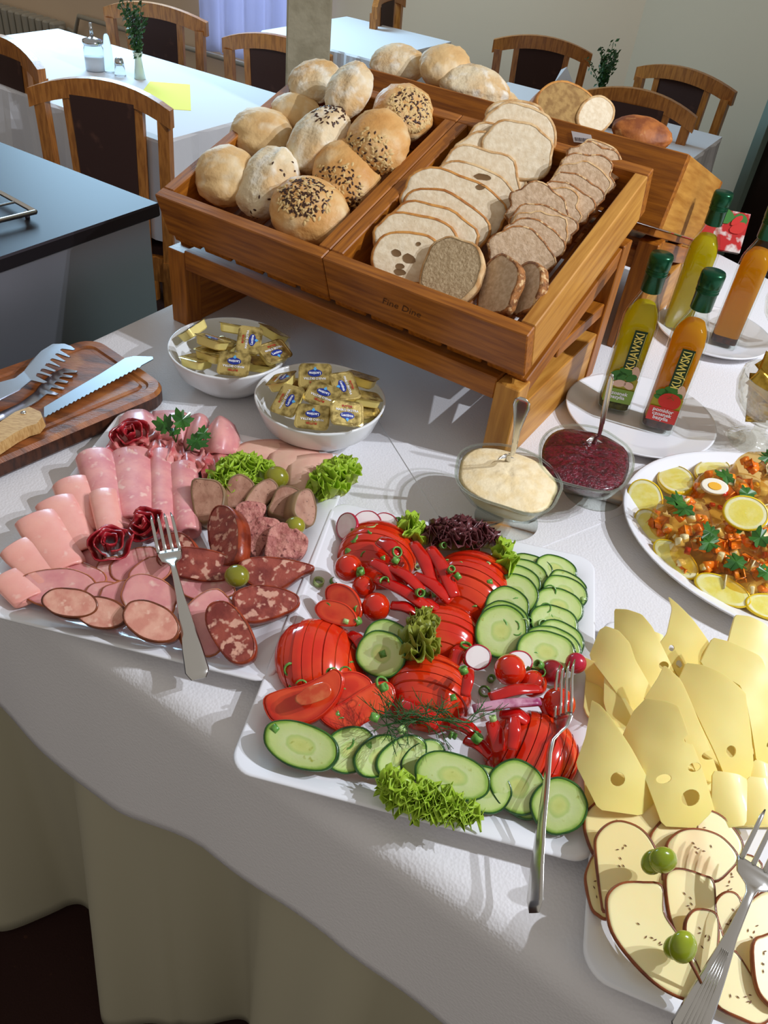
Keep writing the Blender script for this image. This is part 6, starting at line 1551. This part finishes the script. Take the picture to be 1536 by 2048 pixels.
under([(180, 600), (620, 420), (1000, 700), (900, 1300), (420, 1200), (160, 900)], .014, 'yellow slice lying underneath at the left, seen between the upper ones')
under([(160, 1250), (480, 1000), (900, 1100), (1200, 1500), (1100, 1760), (420, 1760), (180, 1600)], .016, 'yellow slice lying underneath in front, seen through the holes')
under([(900, 640), (1300, 560), (1620, 800), (1620, 1700), (1100, 1700), (960, 1200)], .015, 'yellow slice lying underneath at the right, seen between the upper ones')
cheese([(1390, 1255), (1600, 1255), (1600, 1340), (1440, 1310)], [], .020, -90, 76, (0, .002), 'strip of yellow cheese at the right edge, above the small front slices')
cheese([(1265, 210), (1340, 230), (1440, 290), (1500, 370), (1600, 480), (1700, 900), (1536, 900), (1400, 600), (1205, 420)], [], .052, -70, 62, (20, .010), 'yellow cheese slice standing farthest back near the right edge')
cheese([(1400, 470), (1536, 440), (1760, 700), (1760, 1150), (1560, 1000)], [], .040, -70, 66, (20, .006), 'yellow cheese slice cut by the right edge, behind the tall ones')
cheese([(1110, 380), (1200, 420), (1400, 540), (1480, 740), (1640, 960), (1640, 1260), (1380, 1250), (1270, 760), (1020, 570)], [(1530, 1180, 45, 70)], .046, -80, 62, (25, .012), 'broad folded yellow slice right of the tall holed one')
cheese([(780, 60), (830, 110), (940, 230), (1080, 400), (1020, 570), (910, 560), (860, 650), (700, 410), (760, 330), (800, 150)], [(785, 440, 24, 21), (840, 560, 30, 25)], .050, -95, 50, (10, .006), 'pointed yellow slice with two small holes, its tip highest at the back', twist=.01)
cheese([(640, 305), (745, 345), (720, 440), (660, 420)], [], .030, -90, 60, (0, .001), 'small piece of yellow cheese showing left of the pointed slice')
cheese([(385, 150), (470, 170), (570, 220), (640, 310), (740, 490), (855, 665), (840, 720), (640, 750), (500, 560), (380, 350)], [(735, 590, 30, 40)], .040, -115, 60, (20, .010), 'tall yellow slice at the back left corner of the cheese platter')
cheese([(910, 570), (1000, 590), (1130, 660), (1285, 800), (1300, 900), (1390, 1260), (1340, 1440), (1160, 1370), (1000, 1060), (850, 700)], [(1190, 1225, 44, 40)], .050, -95, 58, (25, .014), 'folded yellow slice with one round hole, centre right')
cheese([(265, 330), (310, 305), (400, 345), (480, 440), (520, 560), (650, 740), (510, 930), (400, 790), (190, 520)], [], .046, -120, 58, (20, .012), 'pale folded yellow slice second from the left at the back')
cheese([(740, 590), (850, 700), (1000, 1050), (1155, 1375), (1085, 1400), (990, 1400), (920, 1250), (800, 880), (600, 840), (700, 680)], [(1075, 1250, 34, 72)], .054, -100, 58, (15, .008), 'yellow slice with a long hole at its right edge, in the centre')
cheese([(300, 640), (400, 770), (520, 945), (500, 1090), (420, 1080), (320, 970), (290, 860)], [], .034, -105, 66, (20, .004), 'flat yellow slice under the left cone')
cheese([(145, 510), (230, 550), (290, 620), (312, 740), (310, 850), (300, 945), (200, 860), (130, 690)], [], .044, -150, 40, (60, -.012), 'hollow curl of yellow cheese at the left edge by the radish')
cheese([(600, 840), (720, 860), (810, 900), (880, 1100), (970, 1300), (1040, 1440), (1130, 1665), (1000, 1720), (700, 1700), (560, 1340), (440, 1120), (520, 930)], [(920, 1130, 40, 66), (705, 1425, 34, 56), (935, 1340, 34, 54), (910, 1565, 62, 76)], .056, -105, 56, (20, .014), 'largest yellow slice with four holes, front centre')
cheese([(205, 855), (260, 890), (320, 960), (480, 1200), (600, 1390), (690, 1530), (560, 1640), (250, 1600), (90, 1310), (160, 1120), (190, 950)], [(388, 1435, 52, 55)], .054, -115, 56, (20, .012), 'yellow slice with one big hole at the near left of the yellow cheese')
cheese([(1370, 1340), (1440, 1290), (1600, 1350), (1600, 1440), (1380, 1420)], [], .030, -90, 74, (0, .002), 'small yellow strip above the near right slices')
cheese([(1370, 1420), (1600, 1450), (1620, 1760), (1330, 1760)], [], .036, -90, 70, (0, .003), 'square yellow slice at the near right, under the fork tips')
cheese([(1095, 1385), (1280, 1415), (1350, 1450), (1330, 1760), (1100, 1790)], [], .040, -90, 70, (0, .006), 'narrow folded yellow slice between the big holed one and the square one')
def smoked(pts, z, az, el, label, bend=None, flecks=6):
    o = crop(pts, 1130, 1560); mx_ = sum(p[0] for p in o)/len(o); my_ = sum(p[1] for p in o)/len(o); o = [(mx_+(x-mx_)*1.05, my_+(y-my_)*1.05) for x, y in o]; out = smooth_px(o, 4); el = 90-(90-el)*.7
    t = slabpx('smoked_cheese_slice', out, z, nrm(az, el), .0040, ch_s, label=label, cat='cheese slice', group='smoked cheese slices', rind=(ch_r, .0011, .0006), parts=('cheese', 'rind'), bend=bend)
    random.seed(int(pts[0][0])); me = t.children[0].data; n = nrm(az, el); M_ = t.children[0]
    c = sum((v.co for v in me.vertices), Vector())/len(me.vertices); fl = []
    for k in range(flecks):
        a_, b_ = ru(-.6, .6), ru(-.6, .6); pv = me.vertices[random.randrange(35, 60)].co; q = me.vertices[0].co.lerp(pv, ru(.2, .8))+n*.0005; d_ = Quaternion(n, ru(0, 6)) @ n.orthogonal().normalized(); s_ = n.cross(d_)
        fl.append(prism([q-d_*.0015, q+s_*.0005, q+d_*.0015, q-s_*.0005], [p_+n*.0003 for p_ in (q-d_*.0015, q+s_*.0005, q+d_*.0015, q-s_*.0005)]))
    f_ = obj('herb_flecks', joinm(fl), herb, t); f_['kind'] = 'stuff'
    return t
smoked([(160, 780), (170, 680), (230, 570), (290, 700), (320, 1020), (250, 1010), (200, 950)], .022, -100, 76, 'smoked cheese slice sticking out at the left rim')
smoked([(160, 330), (180, 240), (300, 135), (450, 85), (600, 70), (720, 110), (800, 230), (740, 400), (650, 480), (500, 540), (300, 600), (235, 560), (180, 440)], .034, -105, 70, 'smoked cheese slice farthest back at the left, on the yellow ones')
smoked([(1110, 740), (1160, 640), (1300, 560), (1480, 640), (1420, 900), (1200, 940), (1140, 900)], .024, -90, 76, 'smoked cheese slice under the fork, right of the centre')
smoked([(660, 480), (720, 340), (850, 240), (980, 215), (1150, 260), (1260, 360), (1335, 490), (1290, 600), (1120, 740), (800, 700)], .036, -85, 70, 'smoked cheese slice at the back right below the yellow slices')
smoked([(780, 500), (850, 410), (950, 375), (1080, 390), (1200, 450), (1300, 580), (1240, 680), (1120, 760), (900, 700), (820, 640)], .042, -85, 70, 'wet shiny smoked cheese slice right of the upper grape')
smoked([(240, 550), (250, 430), (330, 345), (430, 322), (560, 370), (650, 470), (720, 640), (730, 820), (500, 880), (320, 980), (280, 880)], .044, -110, 68, 'smoked cheese slice left of the upper grape')
smoked([(1140, 1000), (1160, 900), (1240, 850), (1320, 900), (1360, 1100), (1290, 1220), (1220, 1230)], .030, -90, 74, 'small smoked cheese slice just left of the fork neck')
smoked([(1240, 1280), (1290, 1080), (1400, 930), (1560, 860), (1640, 1100), (1560, 1500), (1470, 1620), (1340, 1420)], .032, -80, 76, 'smoked cheese slice to the right of the fork handle')
smoked([(770, 760), (810, 695), (900, 685), (1040, 730), (1120, 780), (1140, 1010), (1200, 1250), (1100, 1440), (950, 1330), (840, 1140), (790, 980)], .042, -85, 70, 'smoked cheese slice right of the brown stem, between the grapes')
smoked([(1430, 1250), (1500, 1190), (1640, 1200), (1640, 1700), (1500, 1640), (1440, 1480)], .040, -70, 74, 'smoked cheese slice at the right edge of the photo')
smoked([(1150, 1500), (1260, 1290), (1430, 1520), (1560, 1740), (1480, 1840), (1340, 1800), (1150, 1690)], .030, -90, 76, 'smoked cheese slice at the front edge, right of the fork handle')
smoked([(915, 1120), (950, 1020), (1020, 985), (1140, 1020), (1160, 1180), (1130, 1400), (1050, 1520), (950, 1330)], .050, -85, 70, 'narrow smoked cheese slice right of the lower grape')
smoked([(330, 960), (355, 860), (450, 795), (600, 790), (730, 815), (745, 1000), (830, 1140), (960, 1330), (1050, 1560), (990, 1645), (850, 1620), (680, 1520), (500, 1340), (370, 1150)], .050, -105, 70, 'largest smoked cheese slice at the near left')
grape_m = mat('green_grape', (158, 172, 40), c2=(140, 156, 34), rough=.22, scale=30, coat=.35, sss=.4, tl=.15)
def grape(x, y, rx, ry, g, z, label, stem=None):
    c = P(x, y, z); s = pxm(c); an = math.radians(g); A = CV(math.cos(an), math.sin(an))*rx/s; Bv = CV(-math.sin(an), math.cos(an))*ry/s; Cc = (CAM-c).normalized()*min(rx, ry)/s
    t = thing('grape', label, 'grape', c-Z*ry/s)
    obj('berry', oblob(c, A, Bv, Cc, 28, .006, flatb=1), grape_m, t)
    if stem:
        e = P(*stem); obj('stem', tube([c+(e-c)*.4, e], [.0014, .001], 8), mat('brown_grape_stem', (116, 60, 24), rough=.5), t)
grape(1306, 1724, 27, 24, -60, .068, 'green grape half hidden behind the upper grape'); grape(1326, 1720, 29, 27, 10, .078, 'upper green grape lying on the smoked cheese', (1325, 1760, .066))
grape(1352, 1895, 26, 26, -70, .066, 'green grape half hidden behind the lower grape'); grape(1366, 1894, 29, 34, 0, .076, 'lower green grape with a brown stem', (1402, 1965, .056))
fork(P(1560, 1640, .095), P(1366, 2085, .036), Z, 'bright steel fork with a ridged handle across the cheese platter', steel_b, hw=.0125, ridges=True, head=.0165)

# ================================================================ oval platter of aspic
LIFT = 0
pc_ = P(1530, 1085, .02); pc_ = Vector((.535, .815, 0)); rot = math.radians(168)
prof = [(0, .004), (.72, .004), (.80, .008), (.97, .021), (.99, .0225), (1.0, .0215), (.985, .018), (.70, .0012), (.6, 0), (0, 0)]
pm = lathe([(r*.226, z_) for r, z_ in prof], 80, Vector((pc_.x, pc_.y, .0016)), 1, .83, rot=rot)
o = recenter(obj('oval_platter', pm, porcelain)); tag(o, 'oval white platter of jellied aspic ringed with lemon slices', 'platter')
lem_f = mat('lemon_flesh', (240, 226, 110), rough=.25, coat=.4, sss=.25, rad={'stops': [(0, (246, 238, 170)), (.08, (238, 222, 96)), (.78, (240, 226, 112)), (.83, (250, 244, 206)), (1.0, (250, 240, 190))], 'na': .05, 'ns': 120}, c2=(246, 236, 150), scale=60, bump=.2, bscale=160)
lem_p = mat('lemon_peel', (240, 204, 20), rough=.35, bump=.2, bscale=300, coat=.2)
MINZ = None
for x, y, a, b, g, z, az, el, lb in [(1290, 995, 38, 34, 50, .026, -130, 62, 'leftmost on the rim'), (1352, 958, 37, 26, 15, .026, 120, 74, 'second along the back rim'), (1425, 940, 36, 22, -5, .026, 100, 74, 'third along the back rim'), (1302, 1052, 40, 26, 48, .024, -150, 56, 'left rim, just below the leftmost'),
                                  (1352, 1118, 54, 26, 40, .024, -130, 56, 'front left rim, long'), (1446, 1180, 60, 26, 24, .024, -115, 56, 'front rim, longest'), (1540, 1213, 50, 24, 14, .024, -100, 56, 'front rim at the right edge'), (1492, 1026, 46, 34, 14, .072, -110, 50, 'half slice standing on the jelly')]:
    slabpx('lemon_slice', ell(x, y, a, b, g, 34, 2, .03, x), z, nrm(az, el), .0045, lem_f, label='lemon slice, '+lb, cat='lemon slice', group='lemon slices round the aspic', rind=(lem_p, .0013, .0006), parts=('flesh', 'peel'))
aspic = mat('amber_aspic_old', (206, 168, 92))
aspic = clear_mat('amber_aspic', (250, 232, 184), 1.34, .5, 60, .06, .24)
carrot = mat('carrot_orange', (250, 142, 34), c2=(242, 120, 20), rough=.3, coat=.4, scale=40)
potato = mat('pale_vegetable_cube', (232, 214, 160), rough=.35, coat=.4); eggw = mat('egg_white', (246, 240, 222), rough=.3, coat=.4); eggy = mat('egg_yolk', (242, 180, 30), rough=.4); redp = mat('red_bit', (196, 32, 24), rough=.25, coat=.4); corn = mat('corn_yellow', (244, 200, 40), rough=.3, coat=.4)
def cube_bit(c, s, m, parent, name, seed):
    random.seed(seed); bm = bmesh.new(); bmesh.ops.create_cube(bm, size=1)
    q = Quaternion(Vector((rnd(), rnd(), rnd())).normalized(), ru(0, 3)); sc = (s*ru(.8, 1.3), s*ru(.7, 1.1), s*ru(.6, 1))
    for v in bm.verts: v.co = c+(q @ Vector((v.co.x*sc[0], v.co.y*sc[1], v.co.z*sc[2])))
    bmesh.ops.bevel(bm, geom=bm.edges[:], offset=s*.12, segments=1, affect='EDGES'); return obj(name, bmk(bm, True), m, parent)
def aspic_cup(x, y, r, h, seed, label, egg=None, tilt=(0, 0)):
    c = P(x, y, .03); c.z = 0; s = pxm(P(x, y, .04)); R = r/s; t = thing('aspic_portion', label, 'aspic', Vector((c.x, c.y, .0075)), 'aspic portions')
    pr = [(R*1.0, .0078), (R*1.05, .014), (R*.98, h*.5), (R*.86, h*.88), (R*.76, h), (R*.4, h+.002), (0, h+.0025)]
    me = lathe(pr, 32, c); 
    for v in me.vertices: v.co += Vector((tilt[0], tilt[1], 0))*(v.co.z/h)*.01+Vector((1, 1, 1))*.0016*mnoise.noise(v.co*60+Vector((seed, 0, 0)))
    obj('jelly', me, aspic, t)
    random.seed(seed*13); spec = []
    for k in range(30):
        a_ = ru(0, 6.28); f = ru(.15, 1); rad_ = R*(1.0-.22*f)*.92; spec.append((c+Vector((math.cos(a_)*rad_, math.sin(a_)*rad_, .008+f*(h-.012))), [carrot, potato, carrot, potato, potato, corn, redp][k % 7]))
    for k in range(11):
        a_ = ru(0, 6.28); q_ = R*.62*math.sqrt(rnd()); spec.append((c+Vector((math.cos(a_)*q_, math.sin(a_)*q_, h-.001)), [carrot, potato, carrot, redp, corn][k % 5]))
    for k, (q, m) in enumerate(spec):
        q = q+Vector((tilt[0], tilt[1], 0))*(q.z/h)*.01
        cube_bit(q, .0112 if m in (carrot, potato) else .006, m, t, {'carrot_orange': 'carrot_cube', 'pale_vegetable_cube': 'potato_cube', 'corn_yellow': 'corn_kernel', 'red_bit': 'pepper_cube'}[m.name], seed*50+k)
    if egg:
        ex, ey, ea, eb, eg = egg; cc = P(ex, ey, h+.006); n = nrm(-100, 60)
        pts = [PP(px_, py_, cc, n) for px_, py_ in ell(ex, ey, ea, eb, eg, 26)]; slab('egg_slice', pts, n, .005, eggw, parent=t)
        pts = [PP(px_, py_, cc+n*.0006, n) for px_, py_ in ell(ex, ey, ea*.5, eb*.5, eg, 18)]; slab('egg_yolk', pts, n, .002, eggy, parent=t)
    random.seed(seed*7)
    for k in range(2): q = c+Vector((ru(-.4, .4)*R, ru(-.5, .2)*R, h+.007+.002*k)); obj('parsley_leaf', leafy(q, nrm(ru(-140, -40), ru(55, 80)), Vector((ru(-1, 1), ru(-1, 1), .1)), .017, seed*3+k), pars, t)
    return t
aspic_cup(1362, 1046, 64, .052, 3, 'aspic portion nearest the left rim, topped with dark parsley')
aspic_cup(1440, 992, 62, .050, 5, 'aspic portion with an egg slice on top behind the left one', (1430, 972, 28, 15, 14))
aspic_cup(1516, 966, 64, .060, 8, 'tall glossy aspic portion at the back right', None)
aspic_cup(1398, 1100, 62, .046, 11, 'aspic portion at the front left with egg white on top')
aspic_cup(1478, 1094, 64, .050, 14, 'aspic portion in the middle under the standing lemon slice')
aspic_cup(1484, 1142, 68, .038, 17, 'low aspic portion at the front rim')
aspic_cup(1556, 1100, 60, .050, 20, 'aspic portion at the right edge of the photo')

# ================================================================ small things on the dining tables
gl2 = mat('table_glass', (240, 244, 246), rough=.05, trans=.9, ior=1.2); chrome = mat('chrome_cap', (190, 192, 196), rough=.18, metal=1)
def on_t(x, y): return P(x, y, DZ+.001)
c = on_t(192, 142); t = thing('sugar_dispenser', 'glass sugar dispenser with a tall chrome spout on the left table', 'dispenser', c)
obj('jar', lathe([(.030, 0), (.034, .004), (.034, .07), (.028, .085)], 28, c), gl2, t); obj('sugar', lathe([(.029, .004), (.030, .045)], 24, c), white_ink, t)
obj('lid', lathe([(.033, .084), (.035, .088), (.034, .098), (.012, .106), (.007, .108)], 28, c), chrome, t); obj('spout', tube([c+Z*.105, c+Z*.150], .006), chrome, t)
c = on_t(220, 145); t = thing('salt_shaker', 'tall clear glass shaker beside the sugar dispenser', 'shaker', c)
obj('jar', lathe([(.016, 0), (.018, .003), (.014, .08), (.010, .115), (.004, .122)], 20, c), gl2, t)
c = on_t(241, 152); t = thing('pepper_shaker', 'small glass shaker with a chrome top beside the vase', 'shaker', c)
obj('jar', lathe([(.018, 0), (.020, .003), (.016, .035)], 20, c), gl2, t); obj('lid', lathe([(.016, .035), (.017, .038), (.013, .055), (.003, .060)], 20, c), chrome, t)
leaf_m = mat('myrtle_leaf_green', (44, 84, 34), c2=(30, 62, 26), rough=.4, scale=60)
vase_m = mat('pale_green_vase', (196, 214, 200), rough=.15, coat=.5)
def vase(c, hv, hp, sp, label, seed, nb=9):
    t = thing('vase', label, 'vase', c)
    obj('vase_body', lathe([(.016, 0), (.020, .003), (.014, hv*.5), (.011, hv*.8), (.017, hv), (.015, hv), (.009, hv*.8)], 24, c), vase_m, t)
    random.seed(seed); st = []; lv = []; lf = []
    for k in range(nb):
        a_ = ru(0, 6.28); top = c+Z*(hv+hp*ru(.55, 1))+Vector((math.cos(a_), math.sin(a_), 0))*sp*ru(.3, 1); base = c+Z*hv*.8
        path = catmull([base, base.lerp(top, .5)+Z*.01, top], 5); st.append(tube(path, .0012, 5))
        for i in range(3, len(path)*3):
            p_ = path[min(len(path)-1, i//3)]+Vector((ru(-1, 1), ru(-1, 1), ru(-1, 1)))*.012; n = Vector((ru(-1, 1), ru(-1, 1), ru(-.2, 1))).normalized(); a2 = n.orthogonal().normalized(); b2 = n.cross(a2); o = len(lv); L_ = ru(.007, .012)
            lv += [p_-a2*L_, p_+b2*L_*.5+n*.001, p_+a2*L_, p_-b2*L_*.5+n*.001]; lf.append((o, o+1, o+2, o+3))
    obj('stems', joinm(st), leaf_m, t)['kind'] = 'stuff'; obj('leaves', mk(lv, lf, False), leaf_m, t)['kind'] = 'stuff'
vase(on_t(280, 158), .085, .17, .05, 'pale slim vase with green myrtle sprigs on the left table', 3)
vase(P(1196, 205, DZ+.001), .05, .16, .08, 'small vase with bushy green sprigs on the back right table', 6, 14)
q = [on_t(262, 214), on_t(382, 222), on_t(380, 170), on_t(300, 164)]
o = recenter(obj('napkin', prism(q, [v+Z*.002 for v in q]), mat('yellow_napkin', (240, 232, 90), rough=.8))); tag(o, 'yellow napkin lying on the long left table', 'napkin')
q = P(1128, 160, DZ+.02)
o = recenter(obj('napkin', prism([q+Vector(v) for v in ((-.04, 0, -.02), (.05, -.02, -.02), (.03, .03, -.02))], [q+Vector(v) for v in ((-.02, .01, .035), (.0, .0, .05), (.01, .02, .03))]), dining_cloth)); tag(o, 'white folded napkin standing on the back right table', 'napkin')
